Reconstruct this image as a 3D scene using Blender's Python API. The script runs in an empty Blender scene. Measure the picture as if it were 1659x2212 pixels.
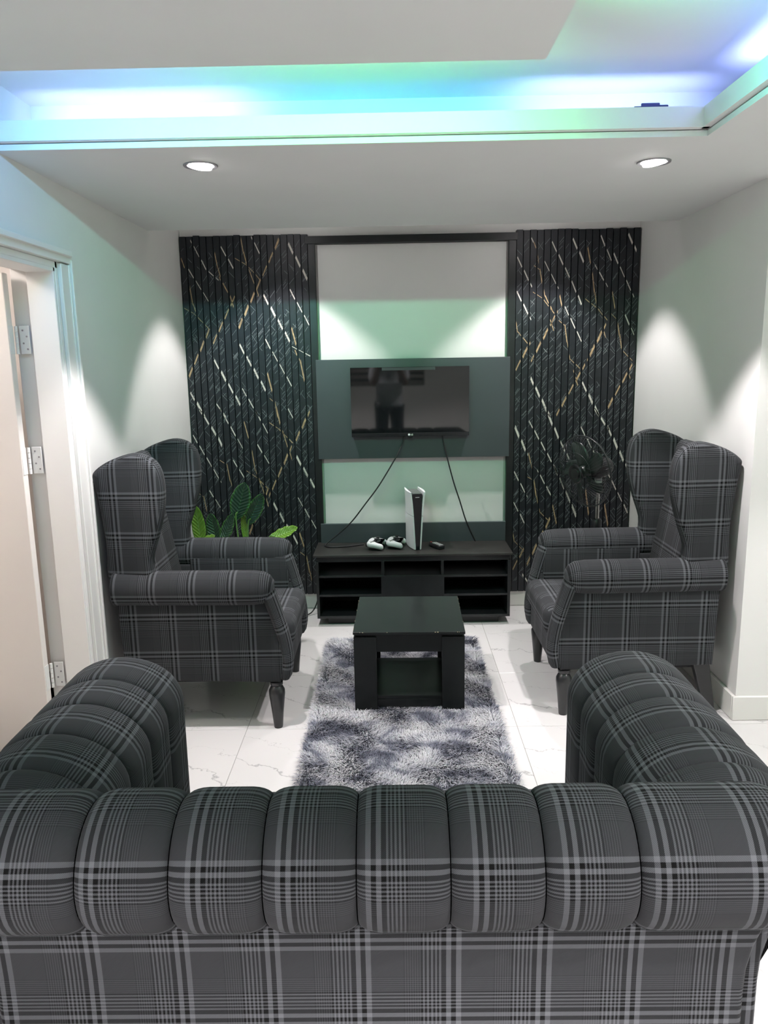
import bpy, bmesh, math, random
import numpy as np
from mathutils import Vector, Matrix, noise as mnoise

random.seed(7)
rng = np.random.default_rng(7)
SC = bpy.context.scene
COL = SC.collection
R = math.radians

# ------------------------------------------------------------------ camera
CAM_H = 1.60
FPX, IMG_W, IMG_H = 1690.0, 1659, 2212
PITCH, YAW, ROLL = R(11.1), R(0.7), R(1.0)
fw = Vector((-math.sin(YAW) * math.cos(PITCH), math.cos(YAW) * math.cos(PITCH), -math.sin(PITCH)))
rt = Vector((math.cos(YAW), math.sin(YAW), 0))
up = rt.cross(fw)
cr, sr = math.cos(ROLL), math.sin(ROLL)
RR, UU = rt * cr - up * sr, rt * sr + up * cr
cam = bpy.data.cameras.new('camera')
cam.sensor_fit = 'VERTICAL'; cam.sensor_height = 36.0; cam.lens = FPX / IMG_H * 36.0
cam.clip_start = 0.03
co = bpy.data.objects.new('camera', cam); COL.objects.link(co)
m = Matrix((RR, UU, -fw)).transposed().to_4x4(); m.translation = (0, 0, CAM_H)
co.matrix_world = m
SC.camera = co

# ------------------------------------------------------------------ world and exposure
w = bpy.data.worlds.new('world'); SC.world = w; w.use_nodes = True
w.node_tree.nodes['Background'].inputs[0].default_value = (0.5, 0.55, 0.6, 1)
w.node_tree.nodes['Background'].inputs[1].default_value = 0.02
w.cycles.sampling_method = 'NONE'
SC.view_settings.view_transform = 'Standard'
SC.view_settings.look = 'None'
SC.view_settings.gamma = 1.0
SC.view_settings.use_curve_mapping = False
SC.view_settings.exposure = 0.55
SC.cycles.max_bounces = 6; SC.cycles.diffuse_bounces = 4; SC.cycles.glossy_bounces = 2; SC.cycles.transmission_bounces = 2; SC.cycles.transparent_max_bounces = 2
SC.cycles.caustics_reflective = False; SC.cycles.caustics_refractive = False
DOWNLIGHT_W = 84.0      # each recessed downlight
LED_W = 6.0             # LED strip, watts per metre

# ------------------------------------------------------------------ mesh helpers
def smooth(me, ang=38):
    if len(me.polygons) == 0: return
    me.polygons.foreach_set('use_smooth', [True] * len(me.polygons))
    me.set_sharp_from_angle(angle=R(ang))

def boxuv(me, off=(0, 0), su=-1, sv=-1):
    """metre-scaled box projection, so woven patterns keep their size"""
    uv = me.uv_layers.new(name='UVMap') if not me.uv_layers else me.uv_layers[0]
    vs = me.vertices
    for p in me.polygons:
        n = p.normal
        a = max(range(3), key=lambda i: abs(n[i]))
        for li in p.loop_indices:
            c = vs[me.loops[li].vertex_index].co
            q = (c.y, c.z) if a == 0 else ((c.x, c.z) if a == 1 else (c.x, c.y))
            uv.data[li].uv = (su * q[0] + off[0], sv * q[1] + off[1])

def link(name, me, mat, parent=None, world=False, smooth_ang=38, kind=None):
    if mat is not None:
        for mm in (mat if isinstance(mat, (list, tuple)) else [mat]): me.materials.append(mm)
    o = bpy.data.objects.new(name, me); COL.objects.link(o)
    if parent is not None:
        o.parent = parent
        if world: me.transform(Matrix.Translation(-Vector(parent.location)))
    if smooth_ang: smooth(me, smooth_ang)
    if kind: o['kind'] = kind
    return o

def pyobj(name, verts, faces, mat, parent=None, world=False, uv=None, ang=38, midx=None, kind=None):
    me = bpy.data.meshes.new(name)
    me.from_pydata([tuple(v) for v in verts], [], [tuple(f) for f in faces])
    if uv is not None:
        l = me.uv_layers.new(name='UVMap')
        flat = [c for f in uv for q in f for c in q]
        l.data.foreach_set('uv', flat)
    if midx is not None: me.polygons.foreach_set('material_index', midx)
    me.update()
    return link(name, me, mat, parent, world, ang, kind)

def bmobj(name, bm, mat, parent=None, world=False, ang=38, plaid=None, kind=None):
    me = bpy.data.meshes.new(name)
    bmesh.ops.recalc_face_normals(bm, faces=bm.faces)
    bm.to_mesh(me); bm.free()
    if plaid is not None: boxuv(me, plaid[:2], *plaid[2:])
    return link(name, me, mat, parent, world, ang, kind)

def add_box(bm, b, bev=0.0, seg=2):
    x0, x1, y0, y1, z0, z1 = b
    r = bmesh.ops.create_cube(bm, size=1.0)
    vs = r['verts']
    for v in vs:
        v.co = Vector(((x0 + x1) / 2 + v.co.x * (x1 - x0), (y0 + y1) / 2 + v.co.y * (y1 - y0), (z0 + z1) / 2 + v.co.z * (z1 - z0)))
    if bev > 0:
        es = list({e for v in vs for e in v.link_edges})
        bmesh.ops.bevel(bm, geom=es, offset=bev, segments=seg, profile=0.5, affect='EDGES')
    return vs

def boxes(name, bl, mat, parent=None, world=False, bev=0.0, seg=2, plaid=None, kind=None):
    bm = bmesh.new()
    for b in bl: add_box(bm, b, bev, seg)
    return bmobj(name, bm, mat, parent, world, ang=(38 if bev >= 0.006 else 0), plaid=plaid, kind=kind)

def box(name, b, mat, parent=None, world=False, bev=0.002, seg=2, plaid=None):
    return boxes(name, [b], mat, parent, world, bev, seg, plaid)

def catmull(pts, n=6, closed=False):
    P = [Vector(p) for p in pts]; out = []
    N = len(P)
    rngi = range(N) if closed else range(N - 1)
    for i in rngi:
        p0 = P[(i - 1) % N] if (closed or i > 0) else P[i] * 2 - P[i + 1]
        p1 = P[i]; p2 = P[(i + 1) % N]
        p3 = P[(i + 2) % N] if (closed or i + 2 < N) else p2 * 2 - p1
        for k in range(n):
            t = k / n
            out.append(0.5 * ((2 * p1) + (p2 - p0) * t + (2 * p0 - 5 * p1 + 4 * p2 - p3) * t * t + (3 * p1 - p0 - 3 * p2 + p3) * t ** 3))
    if not closed: out.append(P[-1])
    return out

def tube_geo(path, rad, seg=8, cap=True):
    """verts, faces of a tube along path; rad is a number or one (ra, rb) per point"""
    P = [Vector(p) for p in path]; V = []; F = []
    N = len(P)
    t0 = (P[1] - P[0]).normalized()
    ref = Vector((0, 0, 1)) if abs(t0.z) < 0.9 else Vector((1, 0, 0))
    nrm = (ref - t0 * ref.dot(t0)).normalized()
    for i in range(N):
        t = (P[min(i + 1, N - 1)] - P[max(i - 1, 0)]).normalized()
        nrm = (nrm - t * nrm.dot(t)).normalized()
        b = t.cross(nrm)
        r = rad if isinstance(rad, (int, float)) else rad[i]
        ra, rb = (r, r) if isinstance(r, (int, float)) else r
        for k in range(seg):
            a = 2 * math.pi * k / seg
            V.append(P[i] + nrm * math.cos(a) * ra + b * math.sin(a) * rb)
    for i in range(N - 1):
        for k in range(seg):
            a, b2 = i * seg + k, i * seg + (k + 1) % seg
            F.append((a, b2, b2 + seg, a + seg))
    if cap:
        F.append(tuple(range(seg))[::-1]); F.append(tuple((N - 1) * seg + k for k in range(seg)))
    return V, F

def tube(name, path, rad, mat, parent=None, world=False, seg=8, sm=0):
    p = catmull(path, sm) if sm else path
    V, F = tube_geo(p, rad, seg)
    return pyobj(name, V, F, mat, parent, world, ang=50)

def join_geo(parts):
    V, F = [], []
    for v, f in parts:
        o = len(V); V += list(v); F += [tuple(i + o for i in q) for q in f]
    return V, F

def lathe_geo(prof, n=24, c=(0, 0, 0), M=None):
    V, F = [], []
    for r, z in prof:
        for k in range(n):
            a = 2 * math.pi * k / n
            p = Vector((r * math.cos(a), r * math.sin(a), z))
            if M: p = M @ p
            V.append(p + Vector(c))
    for i in range(len(prof) - 1):
        for k in range(n):
            a, b = i * n + k, i * n + (k + 1) % n
            F.append((a, b, b + n, a + n))
    F.append(tuple(range(n))[::-1]); F.append(tuple((len(prof) - 1) * n + k for k in range(n)))
    return V, F

def lathe(name, prof, mat, parent=None, c=(0, 0, 0), n=24, M=None, world=False, ang=40):
    V, F = lathe_geo(prof, n, c, M)
    return pyobj(name, V, F, mat, parent, world, ang=ang)

def slab_geo(outline, t, r, steps=4):
    """rounded slab: 2D outline (a,b) extruded along c by t with rim radius r -> verts (a,b,c), faces"""
    O = [Vector((p[0], p[1])) for p in outline]
    area = sum(O[i].x * O[(i + 1) % len(O)].y - O[(i + 1) % len(O)].x * O[i].y for i in range(len(O)))
    if area < 0: O = O[::-1]
    N = len(O); nr = []
    for i in range(N):
        d = (O[(i + 1) % N] - O[i - 1]).normalized(); nr.append(Vector((d.y, -d.x)))
    V, F = [], []
    lay = [(-t / 2 + r * (1 - math.cos(k / steps * math.pi / 2)), r * (1 - math.sin(k / steps * math.pi / 2))) for k in range(steps + 1)]
    lay = lay + [(-c, i) for c, i in lay[::-1]]
    for c, ins in lay:
        for i in range(N):
            q = O[i] - nr[i] * ins
            V.append(Vector((q.x, q.y, c)))
    L = len(lay)
    for l in range(L - 1):
        for i in range(N):
            a, b = l * N + i, l * N + (i + 1) % N
            F.append((a, b, b + N, a + N))
    F.append(tuple(range(N))[::-1]); F.append(tuple((L - 1) * N + i for i in range(N)))
    return V, F

def thing(name, label, cat, loc=(0, 0, 0), rz=0.0, group=None):
    o = bpy.data.objects.new(name, None); COL.objects.link(o)
    o.empty_display_size = 0.1
    o.location = loc; o.rotation_euler = (0, 0, rz)
    o['label'] = label; o['category'] = cat
    if group: o['group'] = group
    return o

def tag(o, label, cat, group=None):
    o['label'] = label; o['category'] = cat
    if group: o['group'] = group
    return o

def struct(o, label=None):
    o['kind'] = 'structure'
    if label: o['label'] = label
    return o

def copy_tree(o, parent=None):
    c = o.copy(); COL.objects.link(c); c.parent = parent
    for ch in list(o.children): copy_tree(ch, c)
    return c

# ------------------------------------------------------------------ materials
def nt(name):
    ma = bpy.data.materials.new(name); ma.use_nodes = True
    t = ma.node_tree; b = t.nodes['Principled BSDF']
    return ma, t, b

def N(t, typ, **kw):
    n = t.nodes.new(typ)
    for k, v in kw.items(): setattr(n, k, v)
    return n

def math_n(t, op, a, b=None, c=None, clamp=False):
    n = t.nodes.new('ShaderNodeMath'); n.operation = op; n.use_clamp = clamp
    for i, v in enumerate((a, b, c)):
        if v is None: continue
        if isinstance(v, (int, float)): n.inputs[i].default_value = v
        else: t.links.new(v, n.inputs[i])
    return n.outputs[0]

def ramp(t, fac, stops, interp='LINEAR'):
    n = t.nodes.new('ShaderNodeValToRGB'); cr_ = n.color_ramp; cr_.interpolation = interp
    while len(cr_.elements) > 1: cr_.elements.remove(cr_.elements[-1])
    for i, (p, c) in enumerate(stops):
        e = cr_.elements[0] if i == 0 else cr_.elements.new(p)
        e.position = p
        e.color = (c, c, c, 1) if isinstance(c, (int, float)) else (*c, 1)
    t.links.new(fac, n.inputs[0])
    return n.outputs[0]

def mat(name, col, rough=0.5, metal=0.0, var=0.0, scale=20.0, bump=0.0, bscale=200.0, spec=0.5, emit=None, estr=0.0, coat=0.0):
    ma, t, b = nt(name)
    b.inputs['Base Color'].default_value = (*col, 1)
    b.inputs['Roughness'].default_value = rough
    b.inputs['Metallic'].default_value = metal
    b.inputs['Specular IOR Level'].default_value = spec
    b.inputs['Coat Weight'].default_value = coat
    tc = N(t, 'ShaderNodeTexCoord')
    if var > 0:
        no = N(t, 'ShaderNodeTexNoise'); no.inputs['Scale'].default_value = scale; no.inputs['Detail'].default_value = 4
        t.links.new(tc.outputs['Object'], no.inputs['Vector'])
        lo = tuple(c * (1 - var) for c in col); hi = tuple(min(1, c * (1 + var)) for c in col)
        t.links.new(ramp(t, no.outputs['Fac'], [(0.3, lo), (0.7, hi)]), b.inputs['Base Color'])
    if bump > 0:
        n2 = N(t, 'ShaderNodeTexNoise'); n2.inputs['Scale'].default_value = bscale; n2.inputs['Detail'].default_value = 3
        t.links.new(tc.outputs['Object'], n2.inputs['Vector'])
        bp = N(t, 'ShaderNodeBump'); bp.inputs['Strength'].default_value = bump; bp.inputs['Distance'].default_value = 0.002
        t.links.new(n2.outputs['Fac'], bp.inputs['Height']); t.links.new(bp.outputs[0], b.inputs['Normal'])
    if emit is not None:
        b.inputs['Emission Color'].default_value = (*emit, 1); b.inputs['Emission Strength'].default_value = estr
        ma.cycles.emission_sampling = 'NONE'      # the lamp beside each lens or tape is the light source
    return ma

def plaid_mat(name, P=0.170, ground=0.035, light=0.130, black=0.003):
    ma, t, b = nt(name)
    uv = N(t, 'ShaderNodeUVMap')
    sp = N(t, 'ShaderNodeSeparateXYZ'); t.links.new(uv.outputs[0], sp.inputs[0])
    stops = []; mm = 1 / 163.0
    x = 0.0
    def put(wd, v):
        nonlocal x
        stops.append((x * mm, v)); x += wd
    put(9, light); put(9, black); put(9, light); put(9, black)
    for _ in range(5): put(3.6, light * 0.82); put(3.8, black * 1.5)
    for _ in range(7): put(2.0, light * 0.45); put(2.4, ground * 0.7)
    put(200, ground)
    def stripe(o):
        f = math_n(t, 'FRACT', math_n(t, 'DIVIDE', o, P))
        return ramp(t, f, stops, 'CONSTANT')
    a, c = stripe(sp.outputs[0]), stripe(sp.outputs[1])
    # twill: warp and weft show alternately along fine diagonals
    tw = math_n(t, 'SINE', math_n(t, 'MULTIPLY', math_n(t, 'ADD', sp.outputs[0], sp.outputs[1]), 2 * math.pi / 0.0032))
    fac = math_n(t, 'MULTIPLY_ADD', tw, 0.2, 0.5)
    mx = N(t, 'ShaderNodeMix', data_type='RGBA')
    t.links.new(fac, mx.inputs[0]); t.links.new(a, mx.inputs[6]); t.links.new(c, mx.inputs[7])
    tint = N(t, 'ShaderNodeMix', data_type='RGBA', blend_type='MULTIPLY'); tint.inputs[0].default_value = 1
    t.links.new(mx.outputs[2], tint.inputs[6]); tint.inputs[7].default_value = (0.93, 0.98, 1.06, 1)
    t.links.new(tint.outputs[2], b.inputs['Base Color'])
    b.inputs['Roughness'].default_value = 0.85
    b.inputs['Specular IOR Level'].default_value = 0.15
    b.inputs['Sheen Weight'].default_value = 0.03
    b.inputs['Sheen Roughness'].default_value = 0.5
    bp = N(t, 'ShaderNodeBump'); bp.inputs['Strength'].default_value = 0.15; bp.inputs['Distance'].default_value = 0.001
    t.links.new(tw, bp.inputs['Height']); t.links.new(bp.outputs[0], b.inputs['Normal'])
    return ma

def marble_mat(name):
    ma, t, b = nt(name)
    tc = N(t, 'ShaderNodeTexCoord'); oi = N(t, 'ShaderNodeObjectInfo')
    no = N(t, 'ShaderNodeTexNoise', noise_dimensions='4D'); no.inputs['Scale'].default_value = 4.0; no.inputs['Detail'].default_value = 7; no.inputs['Roughness'].default_value = 0.6
    t.links.new(tc.outputs['Object'], no.inputs['Vector'])
    t.links.new(math_n(t, 'MULTIPLY', oi.outputs['Random'], 37.0), no.inputs['W'])
    sp = N(t, 'ShaderNodeSeparateXYZ'); t.links.new(tc.outputs['Object'], sp.inputs[0])
    n0 = math_n(t, 'SUBTRACT', no.outputs['Fac'], 0.5)
    n2 = N(t, 'ShaderNodeTexNoise', noise_dimensions='4D'); n2.inputs['Scale'].default_value = 9.0; n2.inputs['Detail'].default_value = 3
    t.links.new(tc.outputs['Object'], n2.inputs['Vector']); t.links.new(math_n(t, 'MULTIPLY', oi.outputs['Random'], 91.0), n2.inputs['W'])
    base = math_n(t, 'MULTIPLY_ADD', sp.outputs[0], 0.52, sp.outputs[1])
    def vein(amp, shift, wd, dark):
        d = math_n(t, 'ADD', math_n(t, 'MULTIPLY_ADD', n0, amp, base), math_n(t, 'MULTIPLY_ADD', oi.outputs['Random'], 0.22, shift))
        ab = math_n(t, 'ABSOLUTE', d)
        wv = math_n(t, 'MULTIPLY', math_n(t, 'SUBTRACT', n2.outputs['Fac'], 0.34, clamp=True), wd)
        k = math_n(t, 'SUBTRACT', 1.0, math_n(t, 'DIVIDE', ab, math_n(t, 'ADD', wv, 0.0006)), clamp=True)
        return math_n(t, 'MULTIPLY', k, dark)
    v = math_n(t, 'MAXIMUM', vein(0.42, -0.03, 0.034, 0.62), vein(0.55, -0.24, 0.014, 0.5))
    v = math_n(t, 'MAXIMUM', v, vein(0.7, 0.17, 0.010, 0.45))
    mx = N(t, 'ShaderNodeMix', data_type='RGBA')
    t.links.new(v, mx.inputs[0]); mx.inputs[6].default_value = (0.64, 0.63, 0.62, 1); mx.inputs[7].default_value = (0.22, 0.215, 0.22, 1)
    t.links.new(mx.outputs[2], b.inputs['Base Color'])
    b.inputs['Roughness'].default_value = 0.13
    return ma

def rug_mat(name):
    ma, t, b = nt(name)
    tc = N(t, 'ShaderNodeTexCoord')
    mp = N(t, 'ShaderNodeMapping'); mp.inputs['Scale'].default_value = (1.0, 1.35, 0.0)
    t.links.new(tc.outputs['Object'], mp.inputs[0])
    no = N(t, 'ShaderNodeTexNoise'); no.inputs['Scale'].default_value = 4.6; no.inputs['Detail'].default_value = 5; no.inputs['Roughness'].default_value = 0.62; no.inputs['Distortion'].default_value = 0.6
    t.links.new(mp.outputs[0], no.inputs['Vector'])
    c = ramp(t, no.outputs['Fac'], [(0.33, (0.06, 0.065, 0.09)), (0.42, (0.15, 0.16, 0.20)), (0.49, (0.38, 0.39, 0.425)), (0.60, (0.52, 0.525, 0.54))])
    n3 = N(t, 'ShaderNodeTexNoise'); n3.inputs['Scale'].default_value = 160; t.links.new(tc.outputs['Object'], n3.inputs['Vector'])
    mx = N(t, 'ShaderNodeMix', data_type='RGBA', blend_type='MULTIPLY'); mx.inputs[0].default_value = 1
    t.links.new(c, mx.inputs[6]); t.links.new(ramp(t, n3.outputs['Fac'], [(0.3, 0.7), (0.7, 1.25)]), mx.inputs[7])
    t.links.new(mx.outputs[2], b.inputs['Base Color'])
    b.inputs['Roughness'].default_value = 0.8; b.inputs['Specular IOR Level'].default_value = 0.3
    return ma

def leaf_mat(name, c1, c2, vein):
    ma, t, b = nt(name)
    uv = N(t, 'ShaderNodeUVMap'); sp = N(t, 'ShaderNodeSeparateXYZ'); t.links.new(uv.outputs[0], sp.inputs[0])
    ax = math_n(t, 'ABSOLUTE', math_n(t, 'SUBTRACT', sp.outputs[0], 0.5))
    side = math_n(t, 'SINE', math_n(t, 'MULTIPLY', math_n(t, 'SUBTRACT', sp.outputs[1], math_n(t, 'MULTIPLY', ax, 0.35)), 70))
    edge = ramp(t, ax, [(0.0, c1), (0.36, c1), (0.5, c2)])
    mid = math_n(t, 'LESS_THAN', ax, 0.022)
    mx = N(t, 'ShaderNodeMix', data_type='RGBA'); t.links.new(mid, mx.inputs[0]); t.links.new(edge, mx.inputs[6]); mx.inputs[7].default_value = (*vein, 1)
    t.links.new(mx.outputs[2], b.inputs['Base Color'])
    b.inputs['Roughness'].default_value = 0.33
    bp = N(t, 'ShaderNodeBump'); bp.inputs['Strength'].default_value = 0.5; bp.inputs['Distance'].default_value = 0.003
    t.links.new(side, bp.inputs['Height']); t.links.new(bp.outputs[0], b.inputs['Normal'])
    return ma

M = dict(
    wall=mat('wall_paint', (0.76, 0.755, 0.735), 0.55, var=0.015, scale=3),
    ceil=mat('ceiling_paint', (0.74, 0.74, 0.735), 0.7, var=0.015, scale=3),
    base=mat('baseboard_paint', (0.74, 0.735, 0.70), 0.35),
    door=mat('door_paint', (0.78, 0.74, 0.70), 0.4, var=0.02, scale=2),
    trim=mat('trim_gloss', (0.80, 0.79, 0.765), 0.3),
    grout=mat('grout', (0.34, 0.33, 0.31), 0.8),
    marble=marble_mat('marble_tile'),
    plaid=plaid_mat('plaid_fabric'),
    darkcloth=mat('black_lining', (0.012, 0.012, 0.014), 0.9),
    slat=mat('fluted_black', (0.0065, 0.0088, 0.0125), 0.45, var=0.25, scale=30),
    vwhite=mat('vein_white', (0.62, 0.58, 0.52), 0.5),
    vgold=mat('vein_gold', (0.40, 0.28, 0.155), 0.5, var=0.3, scale=60),
    vgrey=mat('vein_grey', (0.17, 0.19, 0.195), 0.5),
    backboard=mat('charcoal_board', (0.055, 0.067, 0.074), 0.38, var=0.06, scale=4),
    blackwood=mat('black_laminate', (0.009, 0.011, 0.012), 0.35, var=0.25, scale=12),
    blacktop=mat('worn_black_top', (0.030, 0.028, 0.026), 0.42, var=0.35, scale=9),
    inner=mat('cabinet_inside', (0.010, 0.011, 0.012), 0.6),
    tablewood=mat('table_black', (0.008, 0.010, 0.010), 0.28, var=0.2, scale=10, spec=0.35),
    bare=mat('chipped_wood', (0.50, 0.42, 0.28), 0.7),
    fanwire=mat('fan_wire', (0.04, 0.042, 0.045), 0.28),
    screen=mat('tv_glass', (0.006, 0.007, 0.008), 0.04, spec=0.6, coat=0.3),
    bezel=mat('tv_bezel', (0.012, 0.013, 0.015), 0.15),
    logo=mat('logo_silver', (0.75, 0.75, 0.76), 0.3),
    cable=mat('cable_rubber', (0.008, 0.008, 0.009), 0.5),
    white=mat('white_plastic', (0.80, 0.80, 0.81), 0.4),
    black=mat('black_plastic', (0.014, 0.014, 0.016), 0.32),
    gloss=mat('gloss_black', (0.005, 0.006, 0.009), 0.10, spec=0.2),
    grey=mat('grey_plastic', (0.22, 0.23, 0.22), 0.4),
    steel=mat('chrome_tube', (0.62, 0.61, 0.58), 0.22, metal=1.0),
    fanblade=mat('fan_blade', (0.036, 0.046, 0.042), 0.3),
    paper=mat('label_paper', (0.75, 0.75, 0.74), 0.6),
    ebony=mat('ebony_leg', (0.017, 0.018, 0.019), 0.28, var=0.15, scale=14),
    lens=mat('lamp_lens', (0.9, 0.9, 0.9), 0.4, emit=(1.0, 0.96, 0.95), estr=14.0),
    ring=mat('lamp_ring', (0.30, 0.29, 0.31), 0.3, metal=0.6),
    rug=rug_mat('shag_pile'),
    rugbase=mat('rug_backing', (0.09, 0.095, 0.11), 0.9),
    leafd=leaf_mat('leaf_dark', (0.026, 0.066, 0.040), (0.07, 0.21, 0.035), (0.05, 0.12, 0.05)),
    leafb=leaf_mat('leaf_bright', (0.15, 0.30, 0.035), (0.19, 0.37, 0.045), (0.22, 0.40, 0.1)),
    stem=mat('plant_stem', (0.16, 0.32, 0.08), 0.45),
    pot=mat('plant_pot', (0.03, 0.03, 0.032), 0.4),
    soil=mat('soil', (0.03, 0.022, 0.016), 0.95, var=0.4, scale=60),
    louvre=mat('louvre_glass', (0.46, 0.40, 0.38), 0.2),
    night=mat('dark_pane', (0.01, 0.012, 0.016), 0.1),
    lcdledoff=mat('hinge_paint', (0.76, 0.76, 0.74), 0.3),
    shirt=mat('grey_shirt', (0.30, 0.31, 0.32), 0.85, var=0.1, scale=8),
    trousers=mat('dark_trousers', (0.012, 0.013, 0.018), 0.85),
    skin=mat('skin', (0.10, 0.055, 0.035), 0.5),
    hair=mat('hair', (0.008, 0.007, 0.007), 0.7),
)

# ------------------------------------------------------------------ the room
XL, XR, YB = -1.26, 1.50, 4.925          # left wall, right wall, back wall
XE, YR = 3.2, -2.0                       # far right wall, rear wall
ZS, ZC = 2.275, 2.55                     # soffit underside, ceiling
YF, XF, YS = 2.675, 1.014, 4.28          # soffit edge towards the room, its right-hand edge, its edge near the back wall
YC = 3.25                                # outside corner on the right
DY0, DY1, DZ = 2.20, 3.07, 1.975         # doorway in the left wall

struct(boxes('wall_back', [(XL - 0.16, XR + 0.12, YB, YB + 0.12, 0, ZC)], M['wall']))
struct(boxes('wall_left', [(XL - 0.16, XL, YR, DY0, 0, ZC), (XL - 0.16, XL, DY1, YB, 0, ZC), (XL - 0.16, XL, DY0, DY1, DZ, ZC)], M['wall']))
struct(boxes('wall_right', [(XR, XR + 0.12, YC, YB, 0, ZC), (XR + 0.12, XE, YC, YC + 0.12, 0, ZC)], M['wall']))
struct(boxes('wall_far_right', [(XE, XE + 0.12, YR, YC + 0.12, 0, ZC)], M['wall']))
WX0, WX1, WZ0, WZ1 = -0.95, 0.50, 1.02, 2.02
struct(boxes('wall_rear', [(XL - 0.16, WX0, YR - 0.12, YR, 0, ZC), (WX1, XE + 0.12, YR - 0.12, YR, 0, ZC), (WX0, WX1, YR - 0.12, YR, 0, WZ0), (WX0, WX1, YR - 0.12, YR, WZ1, ZC)], M['wall']))
struct(boxes('ceiling', [(XL - 0.16, XE + 0.12, YR - 0.12, YB + 0.12, ZC, ZC + 0.1)], M['ceil']))

# lowered soffit with its light trough, and the floating raft inside the coffer
struct(boxes('ceiling_soffit', [
    (XL, XR, YC, YS, ZS, ZS + 0.02), (XL, XE, YF, YC, ZS, ZS + 0.02), (XF, XE, YR, YF, ZS, ZS + 0.02), (XL, XF, YR, 0.0, ZS, ZS + 0.02),
    (XL, XR, YC, YS, ZS + 0.02, ZC), (XL, XE, YF + 0.30, YC, ZS + 0.02, ZC), (XF + 0.30, XE, YR, YF + 0.30, ZS + 0.02, ZC), (XL, XF + 0.3, YR, -0.3, ZS + 0.02, ZC)], M['ceil']))
struct(boxes('trim_1', [(XL, XF, YF - 0.022, YF + 0.012, ZS + 0.022, 2.358), (XF - 0.022, XF + 0.012, 0.0, YF + 0.012, ZS + 0.022, 2.358), (XL, XF, YF, YF + 0.012, ZS + 0.018, ZS + 0.024), (XF, XF + 0.012, 0.0, YF, ZS + 0.018, ZS + 0.024)], M['ceil']), 'stepped white fascia around the lit ceiling coffer')
RX0, RX1, RY0, RY1, RZ = -1.14, 0.40, 0.45, 2.15, 2.33
struct(boxes('ceiling_raft', [(RX0, RX1, RY0, RY1, RZ, RZ + 0.015), (RX0 + 0.25, RX1 - 0.25, RY0 + 0.25, RY1 - 0.25, RZ + 0.015, 2.495)], M['ceil']), 'flat floating panel hung below the coffer ceiling')

# floor: every tile is a piece of its own over the grout bed
struct(boxes('ceiling_coffer', [(XL, XF + 0.30, -0.30, YF + 0.30, 2.495, ZC)], M['ceil']), 'raised coffer ceiling above the floating panel')

floor = struct(boxes('floor', [(XL - 0.16, XE + 0.12, YR - 0.12, YB + 0.12, -0.10, -0.0022)], M['grout']))
TS = 0.5965
tile_me = None
bm = bmesh.new(); add_box(bm, (-TS / 2 + 0.0011, TS / 2 - 0.0011, -TS / 2 + 0.0011, TS / 2 - 0.0011, -0.009, 0.0), 0.0007, 1)
tile_me = bpy.data.meshes.new('tile'); bm.to_mesh(tile_me); bm.free(); tile_me.materials.append(M['marble'])
GX, GY = 0.531, 3.205
for i in range(-4, 5):
    for j in range(-9, 3):
        cx, cy = GX + (i + 0.5) * TS, GY + (j + 0.5) * TS
        if cx - TS / 2 > XE or cx + TS / 2 < XL - 0.2: continue
        if cx - TS / 2 > XR + 0.1 and cy - TS / 2 > YC + 0.1: continue
        o = bpy.data.objects.new('tile', tile_me); COL.objects.link(o); o.parent = floor; o.location = (cx, cy, 0)

def baseboard(name, b):
    bm = bmesh.new(); add_box(bm, b, 0.003, 1)
    return struct(bmobj(name, bm, M['base']))
baseboard('baseboard_back', (XL, XR, YB - 0.014, YB, 0.0, 0.105))
baseboard('baseboard_left', (XL, XL + 0.014, DY1 + 0.11, YB - 0.014, 0.0, 0.105))
baseboard('baseboard_right', (XR - 0.016, XR, YC, YB - 0.014, 0.0, 0.112))
baseboard('baseboard_return', (XR - 0.016, XE, YC - 0.016, YC, 0.0, 0.112))

# door casing, jamb and the leaf standing open into the next room
struct(boxes('trim_2', [
    (XL, XL + 0.016, DY1 + 0.005, DY1 + 0.085, 0, DZ + 0.0), (XL, XL + 0.026, DY1 + 0.085, DY1 + 0.103, 0, DZ + 0.02), (XL, XL + 0.020, DY1 + 0.070, DY1 + 0.078, 0, DZ),
    (XL, XL + 0.016, DY0 - 0.085, DY0 - 0.005, 0, DZ), (XL, XL + 0.026, DY0 - 0.103, DY0 - 0.085, 0, DZ + 0.02),
    (XL, XL + 0.022, DY0 - 0.10, DY1 + 0.098, DZ + 0.005, DZ + 0.045), (XL, XL + 0.036, DY0 - 0.11, DY1 + 0.075, DZ + 0.03, DZ + 0.05)], M['trim'], bev=0.002, seg=1), 'white moulded door casing on the left wall')
struct(boxes('trim_3', [
    (XL - 0.17, XL + 0.002, DY1 - 0.02, DY1 + 0.004, 0, DZ + 0.004), (XL - 0.17, XL + 0.002, DY0 - 0.004, DY0 + 0.02, 0, DZ + 0.004), (XL - 0.17, XL + 0.002, DY0, DY1, DZ - 0.02, DZ + 0.004),
    (XL - 0.105, XL - 0.0, DY1 - 0.034, DY1 - 0.018, 0, DZ - 0.018), (XL - 0.105, XL, DY0, DY1, DZ - 0.034, DZ - 0.018)], M['trim'], bev=0.002, seg=1), 'cream painted door jamb')
dz1 = DZ - 0.04
door = thing('door_1', 'cream flush door standing open beyond the left wall', 'door', (XL - 0.175, DY1 - 0.065, 0.0))
door['kind'] = 'structure'
box('door_leaf', (XL - 0.175 - 0.80, XL - 0.165, DY1 - 0.093, DY1 - 0.053, 0.008, dz1), M['door'], door, True, 0.003)
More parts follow.
